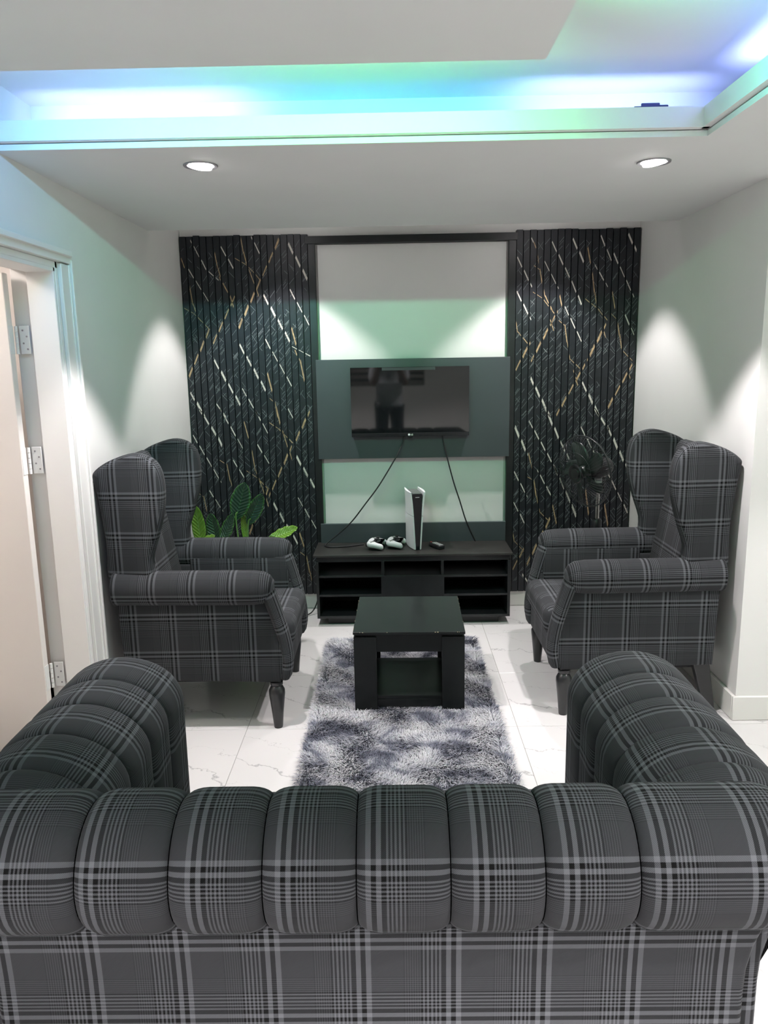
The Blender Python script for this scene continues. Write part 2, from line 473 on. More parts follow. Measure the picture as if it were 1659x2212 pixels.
for hz in (1.64, 1.18, 0.29):
    hb = bmesh.new()
    add_box(hb, (XL - 0.166, XL - 0.163, DY1 - 0.090, DY1 - 0.055, hz, hz + 0.105), 0.0008, 1)
    add_box(hb, (XL - 0.150, XL - 0.112, DY1 - 0.0365, DY1 - 0.0335, hz, hz + 0.105), 0.0008, 1)
    h = bmobj('hinge', hb, M['lcdledoff'], door, True)
    V, F = [], []
    for k in range(5):
        a, b = lathe_geo([(0.006, 0.0), (0.006, 0.0195)], 10, (XL - 0.157, DY1 - 0.047, hz + k * 0.021))
        o0 = len(V); V += a; F += [tuple(q + o0 for q in f) for f in b]
    kn = pyobj('hinge_knuckle', [v - Vector(door.location) for v in V], F, M['lcdledoff'], h, ang=40)
    V, F = join_geo([lathe_geo([(0.0035, -0.0008), (0.0035, 0.0008)], 8, (XL - 0.131 + dx, DY1 - 0.037, hz + zz), Matrix.Rotation(R(90), 3, 'X')) for dx, zz in ((0.008, 0.018), (-0.006, 0.04), (0.008, 0.065), (-0.006, 0.088))])
    pyobj('hinge_screw', [v - Vector(door.location) for v in V], F, M['ring'], h)

# the next room, seen only through the doorway
struct(boxes('wall_next_room', [(-3.3, XL - 0.16, 3.9, 4.0, 0, ZC), (-3.4, -3.3, 0.6, 4.0, 0, ZC), (-3.3, XL - 0.16, 0.5, 0.6, 0, ZC)], M['door']))
struct(boxes('ceiling_next_room', [(-3.4, XL - 0.16, 0.5, 4.0, ZC - 0.05, ZC)], M['ceil']))
struct(boxes('floor_next_room', [(-3.4, XL - 0.16, 0.5, 4.0, -0.05, 0.0)], M['door']))

# louvred window on the rear wall
win = struct(boxes('window_1', [(WX0 - 0.05, WX0 + 0.02, YR - 0.02, YR + 0.02, WZ0 - 0.05, WZ1 + 0.05), (WX1 - 0.02, WX1 + 0.05, YR - 0.02, YR + 0.02, WZ0 - 0.05, WZ1 + 0.05), (WX0, WX1, YR - 0.02, YR + 0.02, WZ1 - 0.01, WZ1 + 0.05), (WX0, WX1, YR - 0.02, YR + 0.025, WZ0 - 0.05, WZ0 + 0.01), ((WX0 + WX1) / 2 - 0.03, (WX0 + WX1) / 2 + 0.03, YR - 0.03, YR + 0.02, WZ0, WZ1)], M['trim'], bev=0.002, seg=1), 'louvred window on the wall behind the sofa')
box('window_pane', (WX0, WX1, YR - 0.115, YR - 0.105, WZ0, WZ1), M['night'], win, bev=0)
for k in range(11):
    z = WZ0 + 0.05 + k * 0.09
    for a, b in ((WX0 + 0.03, (WX0 + WX1) / 2 - 0.035), ((WX0 + WX1) / 2 + 0.035, WX1 - 0.03)):
        lv = bmesh.new(); add_box(lv, (a, b, -0.003, 0.003, -0.032, 0.032), 0.001, 1)
        lo = bmobj('louvre', lv, M['louvre'], win); lo.location = (0, YR - 0.05, z); lo.rotation_euler = (R(-35), 0, 0)

# ------------------------------------------------------------------ lamps
def downlight(x, y, z, label, power=DOWNLIGHT_W, tan=1.0, tilt=(0, 0), col=(1.0, 0.93, 0.95)):
    t = thing('downlight', label, 'downlight', (x, y, z), 0, 'recessed ceiling downlights')
    Mt = Matrix.Rotation(R(tilt[0]), 3, 'X') @ Matrix.Rotation(R(tilt[1]), 3, 'Y')
    lathe('ring', [(0.046, 0.002), (0.047, -0.003), (0.058, -0.005), (0.060, -0.002), (0.060, 0.002)], M['ring'], t, n=32)
    lathe('lens', [(0.030, 0.001), (0.041, -0.004), (0.038, -0.010), (0.020, -0.013), (0.001, -0.014)], M['lens'], t, n=32, M=Mt)
    l = bpy.data.lights.new('downlight_lamp', 'SPOT'); l.energy = power; l.color = col
    l.spot_size = 2 * math.atan(tan); l.spot_blend = 0.32; l.shadow_soft_size = 0.03
    lo = bpy.data.objects.new('downlight_lamp', l); COL.objects.link(lo); lo.parent = t; lo.location = (0, 0, -0.03)
    return t
downlight(-0.657, 2.917, ZS, 'lit recessed downlight in the soffit above the left armchair', tilt=(0, 6))
downlight(0.952, 3.0, ZS, 'lit recessed downlight in the soffit above the right armchair', tilt=(0, -8))
downlight(-0.64, 4.44, ZC, 'recessed downlight hidden above the left fluted panel', tan=0.95, power=DOWNLIGHT_W * 0.72)
downlight(0.88, 4.44, ZC, 'recessed downlight hidden above the right fluted panel', tan=0.95, power=DOWNLIGHT_W * 0.72)
downlight(1.25, 0.6, ZS, 'recessed downlight in the right soffit beside the sofa', tan=1.1)
downlight(2.20, 2.0, ZS, 'recessed downlight in front of the cream return wall', tan=1.2, power=DOWNLIGHT_W * 0.8)
downlight(-0.657, -0.30, ZS, 'recessed downlight in the rear soffit behind the left end of the sofa', tan=1.25, power=DOWNLIGHT_W * 2.0)
downlight(0.952, -0.30, ZS, 'recessed downlight in the rear soffit behind the right end of the sofa', tan=1.25, power=DOWNLIGHT_W * 2.0)

def led(name, a, b, d, col, wpm, label, spread=102):
    """LED tape from a to b shining along d"""
    a, b, d = Vector(a), Vector(b), Vector(d).normalized()
    L = (b - a).length; x = (b - a).normalized(); c = (a + b) / 2
    em = mat('led_' + name, col, 0.5, emit=col, estr=2.0)
    bm_ = bmesh.new(); add_box(bm_, (-L / 2, L / 2, -0.004, 0.004, -0.003, 0.0), 0)
    o = bmobj('led_strip', bm_, em)
    z = -d; y = z.cross(x)
    o.matrix_world = Matrix.Translation(c) @ Matrix((x, y, z)).transposed().to_4x4()
    tag(o, label, 'LED strip', 'LED strips of the coffer')
    l = bpy.data.lights.new('led_lamp', 'AREA'); l.shape = 'RECTANGLE'; l.size = L; l.size_y = 0.008
    l.color = col; l.energy = wpm * L; l.spread = R(spread)
    lo = bpy.data.objects.new('led_lamp', l); COL.objects.link(lo); lo.parent = o; lo.location = (0, 0, -0.006)
    return o
GREEN, CYAN, BLUE, COOL, VIO = (0.16, 1.0, 0.34), (0.15, 0.85, 0.85), (0.05, 0.12, 1.0), (0.55, 0.85, 1.0), (0.24, 0.30, 1.0)
zr = RZ + 0.024
led('a', (-1.12, RY1 - 0.004, zr), (-0.62, RY1 - 0.004, zr), (0, 1, -0.18), (0.16, 0.50, 1.0), LED_W * 0.6, 'blue LED tape on the raft edge near the left wall')
led('b', (-0.60, RY1 - 0.004, zr), (0.39, RY1 - 0.004, zr), (0, 1, -0.18), GREEN, LED_W * 0.68, 'green LED tape along the raft edge facing the television wall')
led('c', (RX1 - 0.004, RY1 - 0.02, zr), (RX1 - 0.004, RY1 - 0.6, zr), (1, 0, 0.5), GREEN, LED_W * 0.35, 'green LED tape on the right edge of the raft near its corner')
led('d', (RX1 - 0.004, RY1 - 0.62, zr), (RX1 - 0.004, 0.55, zr), (1, 0, -0.18), GREEN, LED_W, 'green LED tape on the right edge of the raft above the sofa')
led('e', (RX0 + 0.004, RY1 - 0.05, zr), (RX0 + 0.004, 0.55, zr), (-1, 0, 0.1), CYAN, LED_W * 0.35, 'cyan LED tape on the left edge of the raft')
zt = ZS + 0.045
led('f', (-1.20, YF + 0.10, zt), (-0.50, YF + 0.10, zt), (0, 0.8, 0.6), (0.46, 0.54, 1.0), LED_W * 0.20, 'cool white LED tape in the trough near the left wall')
led('g', (-0.48, YF + 0.10, zt), (0.45, YF + 0.10, zt), (0, 0.7, 0.7), BLUE, LED_W * 0.05, 'blue LED tape in the middle of the trough')
led('h', (0.47, YF + 0.10, zt), (1.05, YF + 0.10, zt), (0, 0.7, 0.7), (0.36, 0.44, 1.0), LED_W * 0.24, 'pale blue LED tape in the trough near the right corner')
led('i', (XF + 0.10, YF - 0.02, zt), (XF + 0.10, 0.1, zt), (0.3, 0, 0.9), (0.30, 0.36, 1.0), LED_W * 0.5, 'cool white LED tape in the right side trough')

led('j', (-0.50, RY1 - 0.02, zr), (0.38, RY1 - 0.02, zr), (0, 0.7, 0.7), GREEN, LED_W * 0.05, 'unseen extra green LED tape added to tint the coffer ceiling above the raft edge')  # added emitter, doubles the front edge tape for a soft green ceiling
led('k', (-1.12, RY1 - 0.02, zr), (-0.55, RY1 - 0.02, zr), (0, 0.7, 0.7), VIO, LED_W * 0.08, 'unseen extra blue LED tape added to tint the coffer ceiling near the left wall')  # added emitter, gives the ceiling its violet glow by the left wall
led('l', (RX1 - 0.004, RY1 - 0.02, zr), (RX1 - 0.004, RY1 - 0.6, zr), (1, 0, -0.1), CYAN, LED_W * 0.55, 'unseen extra cyan LED tape added on the right edge of the raft to colour the side fascia')  # added over the green tape of this edge, turns the fascia cyan
hole = []
for x0, x1, za, zb in ((0.865, 0.895, 2.405, 2.452), (0.89, 0.955, 2.40, 2.462), (0.95, 0.985, 2.408, 2.455)): hole.append((x0, x1, YF + 0.296, YF + 0.301, za, zb))
tag(boxes('torn_tape', hole, mat('dark_tape', (0.012, 0.012, 0.05), 0.5), bev=0.002, seg=1), 'small torn dark tape stuck in the lit ceiling trough', 'tape')

# lamp of the next room
nr = thing('ceiling_lamp', 'round ceiling lamp in the room beyond the open door', 'lamp', (-2.2, 2.2, ZC - 0.05))
lathe('lamp_shade', [(0.10, 0.0), (0.14, -0.03), (0.12, -0.06), (0.02, -0.07)], M['lens'], nr)
pl = bpy.data.lights.new('bulb', 'POINT'); pl.energy = 26; pl.color = (1.0, 0.88, 0.82); pl.shadow_soft_size = 0.12
po = bpy.data.objects.new('bulb', pl); COL.objects.link(po); po.parent = nr; po.location = (0, 0, -0.16)

# ------------------------------------------------------------------ fluted wall panels
VEINS = [('W',[(-0.77,1.996),(-0.609,1.7)]),('W',[(-0.927,1.7),(-0.768,1.401)]),('W',[(-1.088,1.609),(-0.928,1.313)]),
('W',[(-1.247,1.414),(-1.162,1.263)]),('W',[(-0.612,2.297),(-0.495,2.074)]),('w',[(-1.188,2.312),(-1.102,2.142),(-1.031,2.079)]),
('w',[(-1.009,2.273),(-0.931,2.134)]),('w',[(-1.215,2.154),(-1.088,1.939)]),('w',[(-0.612,2.032),(-0.494,1.807)]),
('w',[(-0.769,1.732),(-0.609,1.431)]),('w',[(-0.924,1.433),(-0.827,1.258)]),('w',[(-0.824,2.326),(-0.776,2.228)]),
('w',[(-0.605,1.682),(-0.492,1.621)]),('w',[(-1.09,1.343),(-1.033,1.261)]),('G',[(-0.654,2.313),(-0.927,1.796)]),
('G',[(-0.933,1.994),(-1.088,1.706)]),('G',[(-1.105,1.791),(-1.249,1.509)]),('g',[(-1.048,2.238),(-1.032,2.151),(-1.01,2.063)]),
('g',[(-0.886,2.317),(-0.874,2.24),(-0.854,2.158),(-0.816,2.054),(-0.793,1.981)]),('g',[(-1.209,2.04),(-1.196,1.946),(-1.171,1.872)]),('g',[(-1.251,2.211),(-1.231,2.154)]),
('g',[(-0.61,1.809),(-0.577,1.692)]),('g',[(-0.589,1.66),(-0.559,1.595),(-0.531,1.459)]),('g',[(-0.765,1.523),(-0.732,1.397)]),
('g',[(-0.756,1.37),(-0.724,1.342),(-0.711,1.256)]),('g',[(-0.929,2.206),(-0.864,2.168),(-0.823,2.127),(-0.783,2.079)]),('g',[(-1.029,2.099),(-0.971,1.994),(-0.948,1.921)]),
('g',[(-1.252,1.921),(-1.194,1.888),(-1.148,1.84),(-1.102,1.791)]),('W',[(-1.198,1.311),(-1.096,1.142)]),('w',[(-1.247,1.15),(-1.085,0.848)]),
('W',[(-0.606,1.008),(-0.487,0.793)]),('W',[(-0.763,0.711),(-0.603,0.42)]),('w',[(-0.605,0.743),(-0.485,0.524)]),
('w',[(-1.069,1.314),(-0.928,1.044)]),('w',[(-0.858,1.316),(-0.766,1.134)]),('w',[(-1.004,0.989),(-0.926,0.857)]),
('w',[(-0.847,1.085),(-0.766,0.946)]),('w',[(-1.165,0.798),(-1.084,0.661)]),('w',[(-0.647,1.307),(-0.611,1.24)]),
('W',[(-1.096,1.142),(-1.066,1.08)]),('G',[(-0.509,1.288),(-0.608,1.098)]),('G',[(-0.629,1.073),(-0.789,0.752)]),
('G',[(-0.787,0.809),(-0.926,0.51)]),('g',[(-0.924,1.229),(-0.891,1.1)]),('g',[(-0.883,1.044),(-0.866,0.925),(-0.831,0.821),(-0.792,0.688)]),
('g',[(-0.719,1.314),(-0.686,1.169),(-0.632,0.989)]),('g',[(-1.088,0.99),(-1.045,0.961),(-1.028,0.859),(-1.004,0.778)]),('g',[(-1.242,0.788),(-1.204,0.758),(-1.187,0.666)]),
('g',[(-0.61,0.529),(-0.569,0.405)]),('g',[(-0.604,0.387),(-0.565,0.357),(-0.546,0.256),(-0.531,0.184)]),('g',[(-0.765,1.22),(-0.708,1.181),(-0.671,1.141),(-0.623,1.09)]),
('g',[(-0.923,0.92),(-0.863,0.879),(-0.787,0.798)]),('W',[(1.077,2.303),(1.172,2.125)]),('W',[(1.414,2.306),(1.472,2.203)]),
('W',[(0.854,1.468),(0.981,1.229)]),('W',[(1.168,1.442),(1.288,1.224)]),('w',[(0.756,2.192),(0.854,2.007)]),
('w',[(0.958,2.281),(1.079,2.058),(1.156,1.899)]),('w',[(1.255,2.295),(1.327,2.147)]),('w',[(1.333,2.196),(1.469,1.936)]),
('w',[(0.917,2.169),(1.014,1.994)]),('w',[(0.756,1.994),(0.853,1.814)]),('w',[(1.053,1.889),(1.168,1.669)]),
('w',[(1.225,2.129),(1.309,1.999)]),('w',[(1.411,1.847),(1.479,1.715)]),('w',[(0.838,2.298),(0.859,2.263)]),
('G',[(1.012,1.864),(0.855,1.566)]),('G',[(0.85,1.68),(0.754,1.501)]),('G',[(1.307,1.783),(1.198,1.566)]),
('G',[(1.188,1.545),(1.018,1.235)]),('G',[(1.476,1.54),(1.329,1.266)]),('g',[(0.859,2.263),(0.878,2.224),(0.892,2.145)]),
('g',[(0.862,2.131),(0.898,2.106),(0.915,2.031),(0.932,1.956),(0.981,1.865)]),('g',[(1.02,1.954),(1.037,1.894)]),('g',[(1.019,1.809),(1.056,1.778),(1.074,1.681),(1.093,1.578),(1.157,1.52)]),
('g',[(1.179,2.228),(1.205,2.125),(1.231,1.966),(1.25,1.875),(1.314,1.804)]),('g',[(1.333,1.979),(1.358,1.873)]),('g',[(1.333,1.844),(1.371,1.808),(1.39,1.716),(1.41,1.624),(1.475,1.561)]),
('g',[(0.754,1.844),(0.771,1.747),(0.834,1.675)]),('g',[(0.956,1.84),(0.992,1.748)]),('g',[(1.116,1.51),(1.147,1.416)]),
('g',[(1.285,1.759),(1.308,1.702)]),('g',[(1.446,1.505),(1.467,1.453)]),('g',[(0.86,1.977),(0.917,1.941),(0.992,1.85)]),
('g',[(1.175,1.932),(1.265,1.865)]),('W',[(0.749,1.197),(0.848,0.99)]),('W',[(0.951,1.275),(1.06,1.05)]),
('W',[(1.06,1.05),(1.107,0.961)]),('W',[(1.247,1.281),(1.35,1.138)]),('W',[(1.326,1.182),(1.486,0.871)]),
('w',[(0.849,1.206),(1.011,0.923),(1.17,0.589)]),('w',[(0.747,0.916),(0.85,0.724)]),('w',[(0.907,0.897),(1.008,0.716)]),
('w',[(1.169,1.168),(1.268,0.986)]),('w',[(1.349,0.873),(1.487,0.612)]),('w',[(0.75,0.714),(0.845,0.536)]),
('w',[(1.011,0.923),(1.171,0.571)]),('g',[(0.85,1.003),(0.868,0.937),(0.886,0.864)]),('g',[(0.847,0.853),(0.887,0.83),(0.905,0.735),(0.93,0.626),(0.987,0.569)]),
('g',[(1.006,0.676),(1.043,0.533)]),('g',[(1.327,0.705),(1.374,0.5)]),('g',[(1.208,0.786),(1.242,0.605)]),
('g',[(0.747,0.555),(0.771,0.44),(0.834,0.369)]),('G',[(0.997,0.586),(0.852,0.282)]),('G',[(0.844,0.41),(0.751,0.23)]),
('W',[(0.825,0.218),(0.86,0.17)])]

VW = dict(W=0.0085, w=0.0042, G=0.0068, g=0.0036)
VM = dict(W=1, w=1, G=2, g=2)
def fluted_panel(x0, x1, n, label):
    z0, z1 = 0.105, 2.335
    yb, yf = YB - 0.024, YB - 0.040
    t = thing('fluted_wall_panel', label, 'wall panel', ((x0 + x1) / 2, YB - 0.02, z0))
    L = Vector(t.location)
    box('backing', (x0, x1, yb, YB - 0.001, z0, z1), M['slat'], t, True, 0)
    wd = (x1 - x0) / n
    for i in range(n):
        xa = x0 + i * wd + 0.0010; xb = x0 + (i + 1) * wd - 0.0010
        fa, fb = xa + 0.0016, xb - 0.0016
        zt = z1 + random.uniform(-0.004, 0.003)
        V = [(xa, yb, z0), (fa, yf, z0), (fb, yf, z0), (xb, yb, z0), (xa, yb, zt), (fa, yf, zt), (fb, yf, zt), (xb, yb, zt)]
        F = [(0, 1, 5, 4), (1, 2, 6, 5), (2, 3, 7, 6), (4, 5, 6, 7), (3, 2, 1, 0)]
        mi = [0] * 5
        ye = yf - 0.0005
        def quad(a, za, b, zb, h, m):
            if max(za, zb) + h > zt or min(za, zb) - h < z0: return
            o = len(V)
            sk = min((b - a) * 0.18, h * 0.8)
            V.extend([(a, ye, za - h), (b - sk, ye, zb - h), (b, ye, zb + h), (a + sk, ye, za + h)] if zb < za else [(a + sk, ye, za - h), (b, ye, zb - h), (b - sk, ye, zb + h), (a, ye, za + h)])
            F.append((o, o + 1, o + 2, o + 3)); mi.append(m)
        for k, pl in VEINS:
            for (ax, az), (bx, bz) in zip(pl[:-1], pl[1:]):
                if ax > bx: ax, az, bx, bz = bx, bz, ax, az
                if bx <= fa or ax >= fb or bx - ax < 1e-4: continue
                c0, c1 = max(ax, fa + 0.0022), min(bx, fb - 0.0022)
                if c1 - c0 < 0.003: continue
                s = (bz - az) / (bx - ax)
                h = VW[k] * 0.5 * math.sqrt(1 + s * s) * random.uniform(0.6, 1.1)
                quad(c0, az + s * (c0 - ax), c1, az + s * (c1 - ax), h, VM[k])
        wf = fb - fa
        for _ in range(70):
            zc = random.uniform(z0 + 0.05, zt - 0.05)
            if zc > 1.9 and random.random() < 0.55: continue
            sgn = 1 if random.random() < 0.82 else -1
            l = wf * random.uniform(0.35, 1.0)
            c = random.uniform(fa + l / 2, fb - l / 2)
            s = sgn * random.uniform(0.9, 1.5)
            quad(c - l / 2, zc - s * l / 2, c + l / 2, zc + s * l / 2, random.uniform(0.0007, 0.0013), 3)
        pyobj('slat', V, F, [M['slat'], M['vwhite'], M['vgold'], M['vgrey']], t, True, ang=20, midx=mi)
    return t
fluted_panel(XL + 0.004, -0.489, 19, 'black fluted wall panel with gold and white veins left of the television')
fluted_panel(0.757, XR - 0.006, 18, 'black fluted wall panel with gold and white veins right of the television')

nf = thing('niche_surround', 'dark green-black frame around the white niche behind the television', 'frame', (0.134, YB - 0.03, 0.105))
box('side_bar', (-0.488, -0.446, YB - 0.045, YB - 0.001, 0.105, 2.278), M['blackwood'], nf, True)
box('side_bar', (0.712, 0.756, YB - 0.045, YB - 0.001, 0.105, 2.278), M['blackwood'], nf, True)
box('top_bar', (-0.505, 0.765, YB - 0.047, YB - 0.001, 2.278, 2.322), M['blackwood'], nf, True)
tag(box('niche_board', (-0.436, 0.702, YB - 0.010, YB - 0.0005, 0.106, 2.276), M['wall']), 'smooth white board filling the niche behind the television', 'board')

bb = tag(box('television_backboard', (-0.460, 0.724, YB - 0.075, YB - 0.046, 0.990, 1.598), M['backboard'], bev=0.0015), 'wide charcoal backboard that carries the television', 'backboard')

# ------------------------------------------------------------------ television
TVY = YB - 0.125
tv = thing('television', 'flat black television on the charcoal backboard', 'television', (0.111, YB - 0.10, 1.118))
box('casing', (-0.246, 0.468, TVY + 0.004, YB - 0.0755, 1.135, 1.545), M['bezel'], tv, True, 0.004)
box('screen', (-0.248, 0.470, TVY - 0.002, TVY + 0.004, 1.152, 1.548), M['screen'], tv, True, 0)
bz = box('bottom_bezel', (-0.248, 0.470, TVY - 0.005, TVY + 0.012, 1.130, 1.152), M['bezel'], tv, True, 0.002)
box('sensor_bump', (0.098, 0.124, TVY - 0.006, TVY + 0.008, 1.120, 1.131), M['bezel'], tv, True, 0.003)
lg = lathe('logo', [(0.0065, 0.0), (0.0065, 0.0006), (0.0045, 0.0008)], M['logo'], tv, (0.103, TVY - 0.0055, 1.1405), 20, Matrix.Rotation(R(90), 3, 'X'), True)
lg.parent = bz
def text(name, s, size, loc, mt, parent, rot=(R(90), 0, 0), align='LEFT'):
    cu = bpy.data.curves.new(name, 'FONT'); cu.body = s; cu.size = size; cu.extrude = 0.0002; cu.align_x = align
    cu.materials.append(mt)
    tmp = bpy.data.objects.new(name, cu); COL.objects.link(tmp)
    bpy.context.view_layer.update()
    me = bpy.data.meshes.new_from_object(tmp.evaluated_get(bpy.context.evaluated_depsgraph_get()))
    bpy.data.objects.remove(tmp); bpy.data.curves.remove(cu)
    o = bpy.data.objects.new(name, me); COL.objects.link(o); o.parent = parent
    o.location = Vector(loc) - Vector(parent.location); o.rotation_euler = rot
    return o
text('logo_lettering', 'LG', 0.0135, (0.1115, TVY - 0.0058, 1.1357), M['logo'], tv).parent = bz
tv.rotation_euler = (R(0.75), 0, 0)           # hung tilted a little downwards
box('protective_film', (-0.057, 0.265, TVY - 0.0028, TVY - 0.0021, 1.529, 1.546), mat('clear_film', (0.05, 0.065, 0.065), 0.12), tv, True, 0)

def cable(label, pts, r=0.0042, sm=8):
    pts = [Vector(p) for p in pts]
    o = tube('power_cable', pts, r, M['cable'], seg=8, sm=sm)
    return tag(o, label, 'cable')
CZ = 0.452
cable('black cable hanging from the television down to the left end of the media console', [(0.075, 4.83, 1.14), (0.06, 4.82, 1.08), (0.02, 4.80, 1.00), (-0.082, 4.79, 0.835), (-0.17, 4.79, 0.718), (-0.262, 4.80, 0.60), (-0.35, 4.80, 0.52), (-0.43, 4.78, CZ + 0.006), (-0.40, 4.72, CZ + 0.005), (-0.30, 4.73, CZ + 0.005), (-0.19, 4.78, CZ + 0.005)])
cable('black cable hanging from the television down to the right half of the media console', [(0.308, 4.83, 1.14), (0.312, 4.82, 1.10), (0.335, 4.81, 1.0), (0.375, 4.80, 0.845), (0.415, 4.80, 0.72), (0.45, 4.80, 0.605), (0.485, 4.81, 0.52), (0.515, 4.82, CZ + 0.006)])
cable('black cable lying on the floor beside the left end of the media console', [(-0.475, 4.80, 0.30), (-0.485, 4.80, 0.13), (-0.52, 4.78, 0.03), (-0.58, 4.74, 0.006), (-0.68, 4.76, 0.006)], 0.004)
cable('thin black cable loop on the floor behind the right armchair leg', [(1.14, 3.93, 0.005), (1.145, 3.72, 0.005), (1.19, 3.62, 0.005), (1.25, 3.68, 0.005), (1.23, 3.85, 0.005), (1.19, 3.97, 0.005)], 0.003)

# ------------------------------------------------------------------ media console
CY = 4.55                                  # its front plane
mc = thing('media_console', 'low black media console with open shelves under the television', 'media console', (0.112, 4.71, 0))
def cb(name, b, m_='blackwood', par=None, bev=0.0012): return box(name, b, M[m_], par or mc, True if par is None else False, bev)
cb('plinth', (-0.41, 0.635, 4.60, 4.85, 0.0, 0.05), 'blackwood')
cb('bottom_board', (-0.472, 0.698, CY, 4.868, 0.05, 0.066))
cb('side_panel', (-0.472, -0.455, CY, 4.868, 0.066, 0.404))
cb('side_panel', (0.681, 0.698, CY, 4.868, 0.066, 0.404))
cb('back_panel', (-0.455, 0.681, 4.856, 4.868, 0.066, 0.404), 'inner')
cb('divider', (-0.078, -0.060, CY + 0.004, 4.856, 0.066, 0.404))
cb('divider', (0.281, 0.298, CY + 0.004, 4.856, 0.066, 0.404))
cb('shelf', (-0.455, -0.078, CY + 0.002, 4.856, 0.307, 0.320))
cb('shelf', (0.298, 0.681, CY + 0.002, 4.856, 0.302, 0.315))
cb('shelf', (-0.455, -0.078, CY + 0.002, 4.856, 0.188, 0.201))
cb('shelf', (0.298, 0.681, CY + 0.002, 4.856, 0.184, 0.197))
cb('shelf', (-0.060, 0.281, CY + 0.006, 4.856, 0.307, 0.318))
cb('shelf', (-0.060, 0.281, CY + 0.006, 4.856, 0.180, 0.190))
cb('drawer_front', (-0.080, 0.300, CY - 0.004, CY + 0.012, 0.192, 0.318))
cb('top_fascia', (-0.466, 0.692, CY + 0.004, CY + 0.02, 0.404, 0.442))
cb('top_board', (-0.484, 0.708, CY - 0.022, 4.876, 0.440, CZ), 'blacktop')
cb('back_upstand', (-0.462, 0.708, 4.850, 4.874, CZ, 0.575), 'backboard')

# ------------------------------------------------------------------ game console, pads, remote
gc = thing('game_console', 'upright white and black game console standing on the media console', 'game console', (0.130, 4.725, CZ), R(9))
def fin(sx, za, zb):
    V, F = [], []; ny, nz = 8, 8; Hc = 0.358
    for side in (0, 1):
        for j in range(nz + 1):
            z = za + (zb - za) * j / nz
            for i in range(ny + 1):
                y = -0.104 + 0.208 * i / ny
                q = i / ny
                g = (0.012 + 0.020 * z / Hc) * (1 - q) + 0.034 * q + 0.006 * (z / Hc) ** 6
                bulge = 0.012 * math.sin(math.pi * min(1, 0.12 + q * 0.88)) + 0.004
                yy = y * (1 - 0.05 * (1 - z / Hc)) - (0.02 * (z / Hc - 0.0) if i == 0 else 0) * 0.3
                V.append((sx * (g + side * bulge), yy, z))
    n1 = (ny + 1) * (nz + 1)
    for j in range(nz):
        for i in range(ny):
            a = j * (ny + 1) + i
            F.append((a, a + 1, a + ny + 2, a + ny + 1)); F.append((n1 + a, n1 + a + ny + 1, n1 + a + ny + 2, n1 + a + 1))
    for j in range(nz):
        for i in (0, ny):
            a = j * (ny + 1) + i; F.append((a, a + ny + 1, n1 + a + ny + 1, n1 + a))
    for i in range(ny):
        for j in (0, nz):
            a = j * (ny + 1) + i; F.append((a, a + 1, n1 + a + 1, n1 + a))
    bm_ = bmesh.new(); vs = [bm_.verts.new(v) for v in V]
    for f in F: bm_.faces.new([vs[k] for k in f])
    return bm_
for sx in (-1, 1):
    for za, zb in ((0.004, 0.211), (0.2145, 0.358)): bmobj('side_cover', fin(sx, za, zb), M['white'], gc)
V = []
for z in (0.0, 0.346):
    for y, g in ((-0.098, 0.010 + 0.020 * z / 0.358), (0.100, 0.032)):
        for sx in (-1, 1): V.append((sx * g, y, z))
pyobj('core', V, [(0, 1, 5, 4), (2, 6, 7, 3), (0, 4, 6, 2), (1, 3, 7, 5), (4, 5, 7, 6), (0, 2, 3, 1)], M['gloss'], gc, ang=20)
boxes('vent', [(-0.026, 0.026, -0.09 + k * 0.022, -0.078 + k * 0.022, 0.346, 0.349) for k in range(8)], M['grey'], gc)
box('status_light', (-0.012, 0.012, -0.1005, -0.098, 0.325, 0.327), M['white'], gc, bev=0.0003)

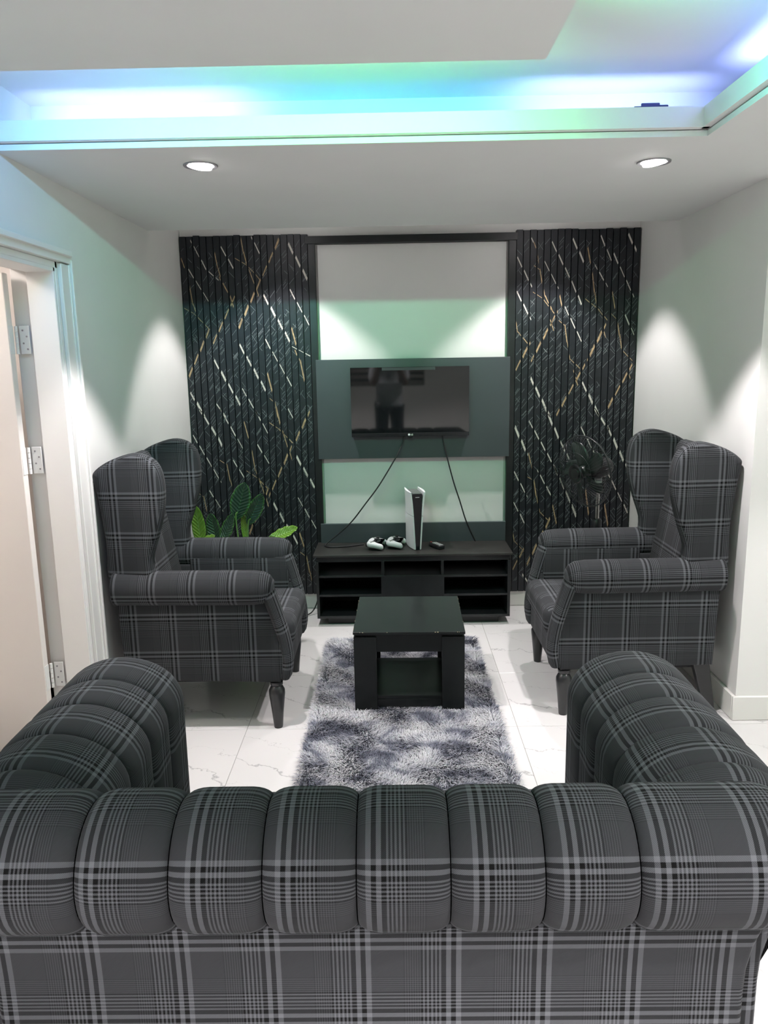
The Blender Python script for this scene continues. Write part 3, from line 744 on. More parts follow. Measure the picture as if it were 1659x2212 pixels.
half = [(0.0, 0.043), (0.028, 0.047), (0.052, 0.046), (0.070, 0.034), (0.079, 0.005), (0.081, -0.035), (0.072, -0.058), (0.056, -0.055), (0.043, -0.024), (0.022, -0.016), (0.0, -0.016)]
pad_out = catmull([(x, y) for x, y in half] + [(-x, y) for x, y in half[-2:0:-1]], 4, True)
def gamepad(label, x, y, rz):
    t = thing('game_controller', label, 'game controller', (x, y, CZ), rz, 'white game controllers')
    V, F = slab_geo([(p.x, p.y) for p in pad_out], 0.036, 0.0155, 5)
    V2 = []
    for v in V:
        drop = max(0.0, -v.y - 0.005) * 0.15
        V2.append((v.x, v.y, v.z + 0.030 - drop + 0.004 * (0.04 + v.y) / 0.08))
    pyobj('shell', V2, F, M['white'], t, ang=60)
    inner_ = catmull([(0.0, 0.020), (0.036, 0.020), (0.045, 0.0), (0.040, -0.022), (0.018, -0.030), (-0.018, -0.030), (-0.040, -0.022), (-0.045, 0.0), (-0.036, 0.020)], 3, True)
    V, F = slab_geo([(p.x, p.y) for p in inner_], 0.030, 0.004, 2)
    cp = pyobj('centre_panel', [(v.x, v.y, v.z + 0.036) for v in V], F, M['black'], t, ang=50)
    box('touch_pad', (-0.026, 0.026, 0.010, 0.042, 0.046, 0.0515), M['white'], t, bev=0.002)
    for sx in (-1, 1):
        lathe('thumb_stick', [(0.007, 0.040), (0.007, 0.060), (0.013, 0.062), (0.013, 0.066), (0.009, 0.065)], M['black'], cp, (sx * 0.026, -0.010, 0), 16)
        box('shoulder_button', (sx * 0.036 - 0.014, sx * 0.036 + 0.014, 0.040, 0.054, 0.018, 0.040), M['black'], t, bev=0.004)
    V, F = join_geo([lathe_geo([(0.0055, 0.044), (0.0055, 0.0525)], 10, (0.056 + dx, 0.016 + dy, 0)) for dx, dy in ((0.011, 0), (-0.011, 0), (0, 0.011), (0, -0.011))])
    pyobj('face_button', V, F, M['grey'], t)
    boxes('direction_pad', [(-0.068, -0.044, 0.012, 0.020, 0.044, 0.052), (-0.060, -0.052, 0.004, 0.028, 0.044, 0.052)], M['grey'], t, bev=0.001)
    return t
gamepad('white game controller further from the upright game console', -0.112, 4.70, R(80))
gamepad('white game controller next to the upright game console', 0.006, 4.725, R(80))

rm = thing('remote_control', 'small black remote control to the right of the game console', 'remote control', (0.263, 4.69, CZ), R(28))
box('body', (-0.021, 0.021, -0.065, 0.065, 0.0, 0.026), M['black'], rm, bev=0.007, seg=3)
V, F = join_geo([lathe_geo([(0.0038, 0.0255), (0.0038, 0.0278)], 8, (dx, dy, 0)) for dy in (-0.05, -0.035, -0.02, -0.005, 0.01, 0.025) for dx in (-0.011, 0.0, 0.011)])
pyobj('button', V, F, M['paper'], rm)
lathe('power_button', [(0.005, 0.0255), (0.005, 0.0282)], mat('power_red', (0.5, 0.06, 0.04), 0.4), rm, (-0.010, 0.05, 0), 12)

# ------------------------------------------------------------------ coffee table on the rug
ct = thing('coffee_table', 'small square black wooden coffee table on the shaggy rug', 'coffee table', (0.066, 3.60, 0.012), R(-1.0))
TH = 0.385
box('tabletop', (-0.252, 0.252, -0.268, 0.268, TH - 0.012, TH), M['tablewood'], ct, bev=0.0015)
for b in ((-0.240, 0.240, -0.250, -0.236, 0.285, TH - 0.012), (-0.240, 0.240, 0.236, 0.250, 0.285, TH - 0.012), (-0.240, -0.225, -0.235, 0.235, 0.285, TH - 0.012), (0.225, 0.240, -0.235, 0.235, 0.285, TH - 0.012)):
    box('apron', b, M['tablewood'], ct, bev=0.001)
for sx in (-1, 1):
    for sy in (-1, 1):
        a, b = sorted((sx * 0.250, sx * 0.148)); c, d = sorted((sy * 0.262, sy * 0.236)); e, f = sorted((sx * 0.250, sx * 0.224)); g, h = sorted((sy * 0.236, sy * 0.160))
        boxes('leg', [(a, b, c, d, 0.0, TH - 0.026), (e, f, g, h, 0.0, TH - 0.026)], M['tablewood'], ct, bev=0.001)
box('lower_shelf', (-0.224, 0.224, -0.232, 0.232, 0.050, 0.066), M['tablewood'], ct, bev=0.001)
for ya in (-0.236, 0.222): box('shelf_rail', (-0.148, 0.148, ya, ya + 0.014, 0.012, 0.050), M['tablewood'], ct, bev=0.001)
chips = []
for _ in range(26):
    s = random.choice([0, 1, 2]); q = random.uniform(-0.25, 0.25); l = random.uniform(0.001, 0.006)
    if s == 0: chips.append((q, q + l, -0.2685, -0.2672, TH - 0.003, TH + 0.0003))
    elif s == 1: chips.append((-0.2525, -0.2512, q, q + l * 1.6, TH - 0.003, TH + 0.0003))
    else: chips.append((0.2512, 0.2525, q, q + l, TH - 0.003, TH + 0.0003))
boxes('chipped_edge', chips, M['bare'], ct, kind='stuff')

# ------------------------------------------------------------------ shaggy rug
rx0, rx1, ry0, ry1 = -0.385, 0.462, 2.20, 4.285
rug = thing('shag_rug', 'grey mottled shaggy rug under the coffee table', 'rug', ((rx0 + rx1) / 2, (ry0 + ry1) / 2, 0.0))
rc = Vector(rug.location)
def rrect(x0, x1, y0, y1, r, n=6):
    o = []
    for cx, cy, a0 in ((x1 - r, y1 - r, 0), (x0 + r, y1 - r, 90), (x0 + r, y0 + r, 180), (x1 - r, y0 + r, 270)):
        for k in range(n + 1):
            a = R(a0 + 90 * k / n); o.append((cx + r * math.cos(a), cy + r * math.sin(a)))
    return o
V, F = slab_geo(rrect(rx0 + 0.01, rx1 - 0.01, ry0 + 0.01, ry1 - 0.01, 0.04), 0.010, 0.003, 2)
pyobj('backing', [v + Vector((0, 0, 0.006)) for v in V], F, M['rugbase'], rug, True)
NS = 62000
px = rng.uniform(rx0, rx1, NS); py = ry0 + (ry1 - ry0) * rng.uniform(0, 1, NS)
keep = ~((np.minimum(px - rx0, rx1 - px) < 0.03) & (np.minimum(py - ry0, ry1 - py) < 0.03) & (np.hypot(0.03 - np.minimum(px - rx0, rx1 - px), 0.03 - np.minimum(py - ry0, ry1 - py)) > 0.03))
px, py = px[keep], py[keep]; NS = len(px)
flow = 2.2 * np.sin(px * 7.3 + 1.7 * np.sin(py * 5.1)) + 2.0 * np.sin(py * 6.1 + 1.3 * np.cos(px * 9.0)) + 0.8 * np.sin(px * 23 + py * 19) + rng.normal(0, 0.55, NS)
ln = rng.uniform(0.026, 0.046, NS)
# strands on the border lean outwards
ex = np.where(px - rx0 < 0.03, -1.0, np.where(rx1 - px < 0.03, 1.0, 0.0)); ey = np.where(py - ry0 < 0.03, -1.0, np.where(ry1 - py < 0.03, 1.0, 0.0))
dx = np.cos(flow) + ex * 1.1; dy = np.sin(flow) + ey * 1.1
dn = np.hypot(dx, dy) + 1e-6; dx /= dn; dy /= dn
lean = rng.uniform(0.45, 0.95, NS)
wx, wy = -dy, dx
hw = rng.uniform(0.0011, 0.0021, NS)
lv = []
for s, hfac in ((0.0, 1.0), (0.5, 0.9)):
    cx = px + dx * ln * lean * s ** 1.4; cy = py + dy * ln * lean * s ** 1.4
    cz = 0.008 + ln * 0.80 * s * (1 - 0.25 * lean * s)
    lv.append(np.stack([cx - wx * hw * hfac, cy - wy * hw * hfac, cz], 1)); lv.append(np.stack([cx + wx * hw * hfac, cy + wy * hw * hfac, cz], 1))
tip = np.stack([px + dx * ln * lean, py + dy * ln * lean, 0.010 + ln * (0.80 - 0.55 * lean)], 1)
VV = np.stack(lv + [tip], 1).reshape(-1, 3) - np.array(rc)
base_i = np.arange(NS) * 5
quads = np.stack([base_i, base_i + 1, base_i + 3, base_i + 2], 1)
tris = np.stack([base_i + 2, base_i + 3, base_i + 4], 1)
me = bpy.data.meshes.new('pile')
me.vertices.add(len(VV)); me.vertices.foreach_set('co', VV.ravel())
me.loops.add(NS * 7); me.polygons.add(NS * 2)
li = np.concatenate([quads.ravel(), tris.ravel()])
me.loops.foreach_set('vertex_index', li.astype(np.int32))
ls = np.concatenate([np.arange(NS) * 4, NS * 4 + np.arange(NS) * 3]).astype(np.int32)
me.polygons.foreach_set('loop_start', ls)
me.update(calc_edges=True); me.validate()
link('pile', me, M['rug'], rug, smooth_ang=0, kind='stuff')

# ------------------------------------------------------------------ upholstery helpers
def plaid_tube(path, radii, seg=20, uoff=0.0, voff=0.0, cap=True, name='roll', mt=None, parent=None):
    """closed upholstered roll along path, woven pattern running with it (u along, v around)"""
    V, F = tube_geo(path, radii, seg, False)
    NP = len(path); uvs = []
    S = [0.0]
    for i in range(1, NP): S.append(S[-1] + (Vector(path[i]) - Vector(path[i - 1])).length)
    r0 = radii[len(radii) // 2]
    r0 = r0 if isinstance(r0, (int, float)) else (r0[0] + r0[1]) / 2
    C = 2 * math.pi * r0
    for i in range(NP - 1):
        for k in range(seg):
            uvs.append([(uoff - S[i], C * k / seg + voff), (uoff - S[i], C * (k + 1) / seg + voff), (uoff - S[i + 1], C * (k + 1) / seg + voff), (uoff - S[i + 1], C * k / seg + voff)])
    if cap:
        for base_ in (0, (NP - 1) * seg):
            f = tuple(base_ + k for k in range(seg)); F.append(f if base_ else f[::-1])
            uvs.append([(V[i].y + uoff, V[i].z + voff) for i in F[-1]])
    return pyobj(name, V, F, mt or M['plaid'], parent, uv=uvs, ang=60)

def plaid_slab(name, outline, t, r, place, parent, off=(0, 0), steps=4):
    V, F = slab_geo(outline, t, r, steps)
    me = bpy.data.meshes.new(name)
    me.from_pydata([place(v) for v in V], [], F); me.update()
    bm_ = bmesh.new(); bm_.from_mesh(me); bmesh.ops.recalc_face_normals(bm_, faces=bm_.faces); bm_.to_mesh(me); bm_.free()
    boxuv(me, off)
    return link(name, me, M['plaid'], parent, smooth_ang=50)

# ------------------------------------------------------------------ wing armchairs (front = +x, origin on the floor under the front legs)
def wing_chair(label, loc, rz):
    t = thing('wing_armchair', label, 'armchair', loc, rz, 'matching plaid wing armchairs')
    HW = 0.345
    # outer back, leaning
    bm_ = bmesh.new()
    vs = add_box(bm_, (-0.03, 0.03, -HW + 0.05, HW - 0.05, 0.0, 0.905), 0.02, 3)
    for v in bm_.verts:
        z = v.co.z; v.co = Vector((-0.625 + v.co.x - 0.068 * (z / 0.95), v.co.y * (1 - 0.02 * z), 0.235 + z))
    bmobj('back_panel', bm_, M['plaid'], t, plaid=(0.03, 0.06), ang=50)
    # inner backrest cushion
    bm_ = bmesh.new()
    add_box(bm_, (-0.055, 0.055, -0.262, 0.262, 0.0, 0.80), 0.045, 4)
    for v in bm_.verts:
        z = v.co.z; v.co = Vector((-0.560 + v.co.x * (1 - 0.45 * z / 0.8) - 0.122 * (z / 0.8), v.co.y, 0.405 + z * 0.975))
    bmobj('backrest', bm_, M['plaid'], t, plaid=(0.08, 0.02), ang=60)
    wing = [(-0.690, 0.66), (-0.700, 0.86), (-0.718, 1.04), (-0.732, 1.125), (-0.722, 1.160), (-0.655, 1.202), (-0.56, 1.230), (-0.490, 1.216), (-0.446, 1.170), (-0.432, 1.09), (-0.440, 0.99), (-0.470, 0.88), (-0.503, 0.78), (-0.520, 0.66)]
    wo = [(p.x, p.y) for p in catmull(wing, 4, True)]
    for s in (-1, 1):
        def place(v, s=s):
            flare = max(0.0, v.x + 0.66) * 0.10
            return Vector((v.x, s * (HW - 0.052 + flare + v.z), v.y))
        plaid_slab('wing', wo, 0.088, 0.032, place, t, (0.055, 0.052))
        side = [(-0.668, 0.60), (-0.655, 0.235), (-0.40, 0.228), (0.02, 0.216), (0.040, 0.27), (0.046, 0.36), (0.030, 0.44), (0.005, 0.52), (-0.02, 0.60)]
        def place2(v, s=s): return Vector((v.x, s * (HW - 0.050 + v.z), v.y))
        plaid_slab('side_panel', side, 0.09, 0.012, place2, t, (0.095, 0.03), 2)
        lin = [(-0.50, 0.640), (-0.50, 0.43), (-0.02, 0.43), (0.0, 0.52), (-0.02, 0.640)]
        def place3(v, s=s): return Vector((v.x, s * (HW - 0.0615 + v.z), v.y))
        plaid_slab('arm_lining', lin, 0.074, 0.012, place3, t, (0.06, 0.0), 2)
        # arm roll
        P = [(-0.675, s * (HW - 0.028), 0.650), (-0.45, s * (HW - 0.028), 0.648), (-0.20, s * (HW - 0.028), 0.646), (-0.08, s * (HW - 0.028), 0.645), (-0.035, s * (HW - 0.028), 0.644), (-0.012, s * (HW - 0.029), 0.642), (0.000, s * (HW - 0.029), 0.640), (0.004, s * (HW - 0.029), 0.638)]
        rr = [(0.074, 0.070), (0.075, 0.071), (0.076, 0.072), (0.075, 0.071), (0.070, 0.067), (0.056, 0.054), (0.036, 0.034), (0.010, 0.010)]
        plaid_tube(P, rr, 24, 0.02, 0.05, name='arm', parent=t)
        # rolled front facing of the arm, curving down to the leg
        Q = catmull([(-0.030, s * (HW - 0.035), 0.655), (-0.012, s * (HW - 0.037), 0.60), (0.014, s * (HW - 0.042), 0.51), (0.038, s * (HW - 0.047), 0.41), (0.048, s * (HW - 0.048), 0.31), (0.034, s * (HW - 0.048), 0.225)], 4)
        rq = []
        for i in range(len(Q)):
            q = i / (len(Q) - 1); e = 1.0 if 0.06 < q < 0.96 else 0.75
            rq.append((0.030 * e, (0.062 - 0.018 * q) * e))
        plaid_tube(Q, rq, 20, 0.05, 0.0, name='arm_facing', parent=t)
    box('front_rail', (-0.06, 0.052, -0.27, 0.27, 0.214, 0.37), M['plaid'], t, bev=0.022, seg=3, plaid=(0.05, 0.03))
    box('underside', (-0.63, 0.02, -0.29, 0.29, 0.205, 0.25), M['darkcloth'], t, bev=0.004)
    bm_ = bmesh.new(); add_box(bm_, (-0.50, 0.078, -0.262, 0.262, 0.345, 0.480), 0.046, 4)
    bmesh.ops.subdivide_edges(bm_, edges=[e for e in bm_.edges if e.calc_length() > 0.2], cuts=4, use_grid_fill=True)
    for v in bm_.verts:
        if v.co.z > 0.44: v.co.z += 0.014 * math.cos(min(1, abs(v.co.y) / 0.26) * math.pi / 2) * math.cos(min(1, abs(v.co.x + 0.21) / 0.30) * math.pi / 2)
    bmobj('seat_cushion', bm_, M['plaid'], t, plaid=(0.02, 0.07), ang=60)
    prof = [(0.0185, 0.0), (0.020, 0.006), (0.0245, 0.06), (0.031, 0.12), (0.0355, 0.160), (0.0350, 0.178), (0.028, 0.192), (0.023, 0.198), (0.028, 0.204), (0.028, 0.216)]
    for s in (-1, 1):
        lathe('front_leg', prof, M['ebony'], t, (0.0, s * 0.316, 0), 24)
    for s in (-1, 1):
        bm_ = bmesh.new(); add_box(bm_, (-0.5, 0.5, -0.5, 0.5, 0.0, 0.24), 0)
        for v in bm_.verts:
            q = v.co.z / 0.24
            v.co = Vector((-0.665 + 0.055 * q + v.co.x * (0.046 + 0.026 * q), s * 0.300 + v.co.y * (0.036 + 0.012 * q), v.co.z))
        bmesh.ops.bevel(bm_, geom=bm_.edges[:], offset=0.003, segments=1, affect='EDGES')
        bmobj('rear_leg', bm_, M['ebony'], t)
    return t
c1 = wing_chair('plaid wing armchair by the open door, leaves of the plant showing behind it', (-0.525, 3.545, 0), 0.0)
c2 = copy_tree(c1)
c2.location = (0.757, 3.64, 0); c2.rotation_euler = (0, 0, R(180))
c2['label'] = 'plaid wing armchair on the right, in front of the standing fan'

# ------------------------------------------------------------------ channel-tufted sofa in the foreground
SX, SH, SY = -0.06, 0.71, 1.350            # centre, half distance between the arm rolls, line of the back roll
ZR, RZ_, RA, RB = 0.660, 0.130, 0.168, 0.130
SEAT_Z = 0.39
YE = 2.09                                  # front end of the arms
sofa = thing('sofa', 'grey plaid sofa with channel-tufted rolled back and arms in the foreground', 'sofa', (SX, 1.72, 0))
def profile(ra, rz, n=26):
    out = []
    for k in range(n + 1):
        a = R(-58 + (180 + 58) * k / n); out.append((ra * math.cos(a), ZR + rz * math.sin(a)))
    for k in range(1, 5): out.append((-ra, ZR + (SEAT_Z - 0.04 - ZR) * k / 4))
    return out
def pad(name, org, tan, nrm, ra, s0, s1, n=16, uo=0.0, vo=0.0, end=(0, 0), dent=(0.046, 0.020)):
    """one stuffed channel of a roll: org + tan * s is its centre line, nrm points outwards"""
    ref = profile(ra, RZ_); arc = [0.0]
    for a, b in zip(ref[:-1], ref[1:]): arc.append(arc[-1] + math.hypot(b[0] - a[0], b[1] - a[1]))
    V, F, U = [], [], []; rows = len(ref)
    for i in range(n + 1):
        q = 0.5 - 0.5 * math.cos(math.pi * i / n)
        s = s0 + 0.001 + (s1 - s0 - 0.002) * q
        e0, e1 = s - s0, s1 - s
        d = 0.0
        for dist, big in ((e0, end[0]), (e1, end[1])):
            w_, dep = (0.075, 0.060) if big else dent
            if dist < w_: d = max(d, dep * (1 - math.sqrt(max(0.0, 1 - (1 - dist / w_) ** 2))))
        p = Vector(org) + Vector(tan) * s
        for a, z in profile(ra - d, RZ_ - d): V.append(Vector((p.x + nrm[0] * a, p.y + nrm[1] * a, z)))
    for i in range(n):
        qa, qb = (0.5 - 0.5 * math.cos(math.pi * j / n) for j in (i, i + 1))
        ua, ub = s0 + (s1 - s0) * qa + uo, s0 + (s1 - s0) * qb + uo
        for k in range(rows - 1):
            a = i * rows + k
            F.append((a, a + rows, a + rows + 1, a + 1))
            U.append([(ua, vo - arc[k]), (ub, vo - arc[k]), (ub, vo - arc[k + 1]), (ua, vo - arc[k + 1])])
    for row, big in ((0, end[0]), (n, end[1])):
        if big:
            f = tuple(row * rows + k for k in range(rows)); F.append(f); U.append([(V[i].y, V[i].z) for i in f])
    return pyobj(name, V, F, M['plaid'], sofa, True, uv=U, ang=75)
xs = [-0.875, -0.582] + [-0.582 + 1.012 * k / 6 for k in range(1, 7)] + [0.752]
for i, (a, b) in enumerate(zip(xs[:-1], xs[1:])):
    pad('back_channel', (0, SY), (1, 0), (0, -1), RB, a, b, 26 if i in (0, 7) else 18, 0.012 * math.sin(i * 2.1) + 0.05, 0.206, (i == 0, i == 7))
ys = [1.375, 1.475, 1.63, 1.785, 1.935, YE]
for s in (-1, 1):
    for i, (a, b) in enumerate(zip(ys[:-1], ys[1:])):
        pad('arm_channel', (SX + s * SH, 0), (0, 1), (s, 0), RA, a, b, 16, 0.02 + 0.01 * math.cos(i * 1.7), 0.03, (i == 0, False), (0.036, 0.013))
# front facings of the arms
for s in (-1, 1):
    out = [(s * a, z) for a, z in profile(RA - 0.012, RZ_ - 0.012)]
    out = out[:27] + [(-s * (RA - 0.014), 0.14), (s * (RA * 0.45), 0.14)]
    cxx = SX + s * SH
    def place(v, cxx=cxx): return Vector((cxx + v.x, YE + 0.002 + v.z, v.y)) - Vector(sofa.location)
    plaid_slab('arm_facing', out, 0.034, 0.014, place, sofa, (0.02, 0.05), 3)
# upholstered body below the roll
YP = SY - 0.066
def panel(name, x0, x1, y0, y1, z0, z1, off, flare):
    bm_ = bmesh.new(); add_box(bm_, (x0, x1, y0, y1, z0, z1), 0.012, 3)
    bmesh.ops.subdivide_edges(bm_, edges=[e for e in bm_.edges if abs(e.verts[0].co.z - e.verts[1].co.z) > 0.2], cuts=7)
    for v in bm_.verts:
        q = max(0, (v.co.z - (z1 - 0.16)) / 0.16)
        v.co.x += flare[0] * q * q * (1 if v.co.x > SX else -1); v.co.y += flare[1] * q * q * (1 if v.co.y < SY else 0)
    return bmobj(name, bm_, M['plaid'], sofa, True, plaid=off, ang=50)
panel('outer_back', SX - SH - 0.005, SX + SH + 0.002, YP, YP + 0.07, 0.13, ZR - 0.085, (0.115, 0.167, -1, 1), (0.030, -0.012))
for s in (-1, 1):
    a, b = sorted((SX + s * (SH - 0.06), SX + s * (SH + 0.043)))
    panel('outer_arm', a, b, YP + 0.03, YE - 0.005, 0.13, ZR - 0.085, (0.02, 0.167, -1, 1), (0.046, 0))
box('seat_base', (SX - SH + 0.05, SX + SH - 0.05, YP + 0.06, YE - 0.06, 0.14, 0.29), M['plaid'], sofa, True, 0.015, 2, (0.03, 0.02))
for k in range(2):
    x0 = SX - (SH - RA) + 0.004 + k * (SH - RA); x1 = x0 + (SH - RA) - 0.008
    bm_ = bmesh.new(); add_box(bm_, (x0, x1, SY + RB + 0.004, YE - 0.035, 0.28, SEAT_Z + 0.005), 0.035, 4)
    bmobj('seat_cushion', bm_, M['plaid'], sofa, True, plaid=(0.04 * k, 0.03), ang=60)
for sx in (-1, 1):
    for y in (YP + 0.07, YE - 0.08):
        V, F = lathe_geo([(0.020, 0.0), (0.024, 0.03), (0.034, 0.11), (0.034, 0.145)], 20, (SX + sx * (SH - 0.08), y, 0))
        pyobj('leg', V, F, M['ebony'], sofa, True)

# ------------------------------------------------------------------ artificial plant behind the left armchair
pt = thing('potted_plant', 'leafy green artificial plant in the corner behind the left armchair', 'plant', (-0.86, 4.42, 0))
lathe('pot', [(0.085, 0.0), (0.10, 0.01), (0.125, 0.20), (0.130, 0.22), (0.118, 0.22), (0.112, 0.19), (0.02, 0.19)], M['pot'], pt, n=32)
lathe('soil', [(0.112, 0.185), (0.06, 0.196), (0.002, 0.20)], M['soil'], pt, n=24)
def leaf(base, tip, wd, face, m_, bend=0.0, fold=0.25):
    """leaf blade from base to tip; face = direction its upper side looks"""
    b, tp = Vector(base), Vector(tip)
    ax = (tp - b); L = ax.length; ax.normalize()
    f = Vector(face); f = (f - ax * f.dot(ax)).normalized(); s = ax.cross(f)
    stem_ = tube('stem', [(0.03 * (b.x + 0.86), 0.03 * (b.y - 4.42), 0.19), ((b.x + 0.86) * 0.55, (b.y - 4.42) * 0.55, 0.19 + (b.z - 0.19) * 0.5), (b.x + 0.86, b.y - 4.42, b.z), (b.x + 0.86 + ax.x * L * 0.2, b.y - 4.42 + ax.y * L * 0.2, b.z + ax.z * L * 0.2)], 0.0042, M['stem'], pt, seg=8, sm=5)
    V, F, U = [], [], []
    n, mcol = 14, 8
    for i in range(n + 1):
        q = i / n
        w_ = wd * 0.5 * (math.sin(math.pi * min(1, q * 0.97 + 0.015)) ** 0.62) * (1.0 - 0.12 * q)
        if i == n: w_ = wd * 0.02
        c = b + ax * (L * q) + f * (-bend * q * q * L)
        for k in range(mcol + 1):
            u = k / mcol * 2 - 1
            h = -fold * w_ * (1 - abs(u)) + 0.004 * math.sin(q * 26 + abs(u) * 5) * abs(u)
            V.append(c + s * (u * w_) + f * h); U.append((k / mcol, q))
    for i in range(n):
        for k in range(mcol):
            a = i * (mcol + 1) + k; F.append((a, a + 1, a + mcol + 2, a + mcol + 1))
    me_v = [v - Vector(pt.location) for v in V]
    o = pyobj('leaf', me_v, F, M[m_], stem_, uv=[[U[i] for i in fc] for fc in F], ang=60)
    sm_ = o.modifiers.new('thickness', 'SOLIDIFY'); sm_.thickness = 0.0012
    return o
leaf((-0.898, 4.36, 0.715), (-0.838, 4.37, 0.925), 0.120, (0.05, -1, 0.15), 'leafd')
leaf((-0.842, 4.42, 0.670), (-0.752, 4.42, 0.850), 0.092, (0.35, -1, 0.1), 'leafd')
leaf((-0.985, 4.33, 0.585), (-0.905, 4.33, 0.755), 0.085, (-0.5, -1, 0.2), 'leafd')
leaf((-1.020, 4.36, 0.560), (-1.045, 4.37, 0.752), 0.090, (-0.15, -1, 0.2), 'leafd')
leaf((-1.100, 4.34, 0.560), (-1.120, 4.35, 0.800), 0.080, (0.3, -1, 0.1), 'leafb')
leaf((-1.12, 4.28, 0.58), (-1.00, 4.26, 0.645), 0.075, (0.1, -0.6, 1), 'leafb')
leaf((-0.868, 4.47, 0.56), (-0.880, 4.48, 0.725), 0.045, (0.6, -1, 0.1), 'leafb')
leaf((-0.715, 4.36, 0.600), (-0.545, 4.34, 0.668), 0.085, (-0.1, -0.8, 0.9), 'leafb')

# ------------------------------------------------------------------ standing fan behind the right armchair
fx, fy = 1.185, 4.475
fan = thing('standing_fan', 'black standing fan with round wire guard behind the right armchair', 'fan', (fx, fy, 0))
lathe('base', [(0.175, 0.0), (0.178, 0.012), (0.16, 0.026), (0.06, 0.045), (0.03, 0.07), (0.026, 0.10)], M['black'], fan, n=36)
lathe('lower_tube', [(0.016, 0.08), (0.016, 0.60)], M['black'], fan, n=18)
lathe('height_collar', [(0.016, 0.585), (0.026, 0.60), (0.027, 0.655), (0.019, 0.665)], M['black'], fan, n=20)
lathe('pole', [(0.0115, 0.62), (0.0115, 0.86)], M['steel'], fan, n=18)
FD = Vector((-0.86, -0.47, -0.12)).normalized()          # where the fan looks
FS = Vector((0, 0, 1)).cross(FD).normalized(); FU = FD.cross(FS)
FM = Matrix((FS, FU, FD)).transposed()                    # local z = facing
hc = Vector((-0.092, -0.050, 0.950))                      # blade centre, relative to the stand
cbx = box('control_box', (-0.034, 0.034, -0.032, 0.032, 0.835, 0.925), M['black'], fan, bev=0.008)
box('label_sticker', (-0.030, 0.012, -0.0330, -0.0322, 0.880, 0.918), M['paper'], cbx, bev=0)
boxes('label_print', [(-0.027, 0.008, -0.0334, -0.0330, 0.911 - k * 0.007, 0.913 - k * 0.007) for k in range(4)], M['black'], cbx)
lathe('motor_housing', [(0.022, -0.185), (0.046, -0.175), (0.060, -0.14), (0.062, -0.085), (0.050, -0.05), (0.02, -0.035)], M['black'], fan, hc, 28, FM)
lathe('oscillation_knob', [(0.007, -0.015), (0.007, 0.02), (0.011, 0.022), (0.011, 0.032)], M['black'], fan, hc - FD * 0.12 + Vector((0, 0, 0.066)), 14)
lathe('neck', [(0.020, -0.06), (0.020, 0.03)], M['black'], fan, hc - FD * 0.105 + Vector((0, 0, -0.02)), 16)
GR = 0.205
def ring_geo(r, z, rad=0.0016, n=48, seg=6):
    V, F = [], []
    for i in range(n):
        a = 2 * math.pi * i / n
        er = Vector((math.cos(a), math.sin(a), 0))
        for k in range(seg):
            b = 2 * math.pi * k / seg
            p = er * (r + rad * math.cos(b)) + Vector((0, 0, z + rad * math.sin(b)))
            V.append(FM @ p + hc)
    for i in range(n):
        for k in range(seg):
            a0, a1 = i * seg + k, i * seg + (k + 1) % seg; b0, b1 = ((i + 1) % n) * seg + k, ((i + 1) % n) * seg + (k + 1) % seg
            F.append((a0, b0, b1, a1))
    return V, F
def guard(front):
    g = []
    s = 1 if front else -1
    prof = [(0.036, 0.070), (0.10, 0.066), (0.165, 0.050), (0.198, 0.022), (GR, 0.002)] if front else [(0.050, -0.055), (0.11, -0.052), (0.17, -0.040), (0.200, -0.018), (GR, -0.002)]
    for k in range(64):
        a = 2 * math.pi * k / 64
        tw = 0.25 if front else -0.1
        g.append(tube_geo([FM @ Vector((r * math.cos(a + tw * r * 4), r * math.sin(a + tw * r * 4), z)) + hc for r, z in prof], 0.0008, 4, False))
    g.append(ring_geo(0.12, 0.0635 if front else -0.0515, 0.0011))
    g.append(ring_geo(GR, 0.001 * s, 0.0036))
    return join_geo(g)
V, F = guard(True); fg = pyobj('front_guard', V, F, M['fanwire'], fan, ang=60)
V, F = guard(False); pyobj('rear_guard', V, F, M['fanwire'], fan, ang=60)
lathe('badge', [(0.054, 0.062), (0.056, 0.070), (0.050, 0.075), (0.034, 0.071), (0.030, 0.077), (0.002, 0.078)], M['black'], fg, hc, 32, FM)
lathe('hub', [(0.034, -0.03), (0.036, 0.02), (0.030, 0.030), (0.002, 0.034)], M['fanblade'], fan, hc, 24, FM)
for k in range(5):
    a0 = R(10 + 72 * k); V, F = [], []
    nr, nw = 8, 5
    for i in range(nr + 1):
        q = i / nr; r = 0.028 + 0.150 * q
        half_w = (0.015 + 0.026 * math.sin(math.pi * (0.15 + 0.62 * q))) * (1 if q < 0.86 else math.sqrt(max(0.05, 1 - ((q - 0.86) / 0.14) ** 2)))
        for j in range(nw + 1):
            u = j / nw * 2 - 1
            ang = a0 + 0.55 * q + u * half_w / max(r, 0.05)
            V.append(FM @ Vector((r * math.cos(ang), r * math.sin(ang), u * 0.018 * (1 - 0.4 * q) + 0.004)) + hc)
    for i in range(nr):
        for j in range(nw):
            a = i * (nw + 1) + j; F.append((a, a + 1, a + nw + 2, a + nw + 1))
    bo = pyobj('blade', V, F, M['fanblade'], fan, ang=60)
    sm_ = bo.modifiers.new('thickness', 'SOLIDIFY'); sm_.thickness = 0.002

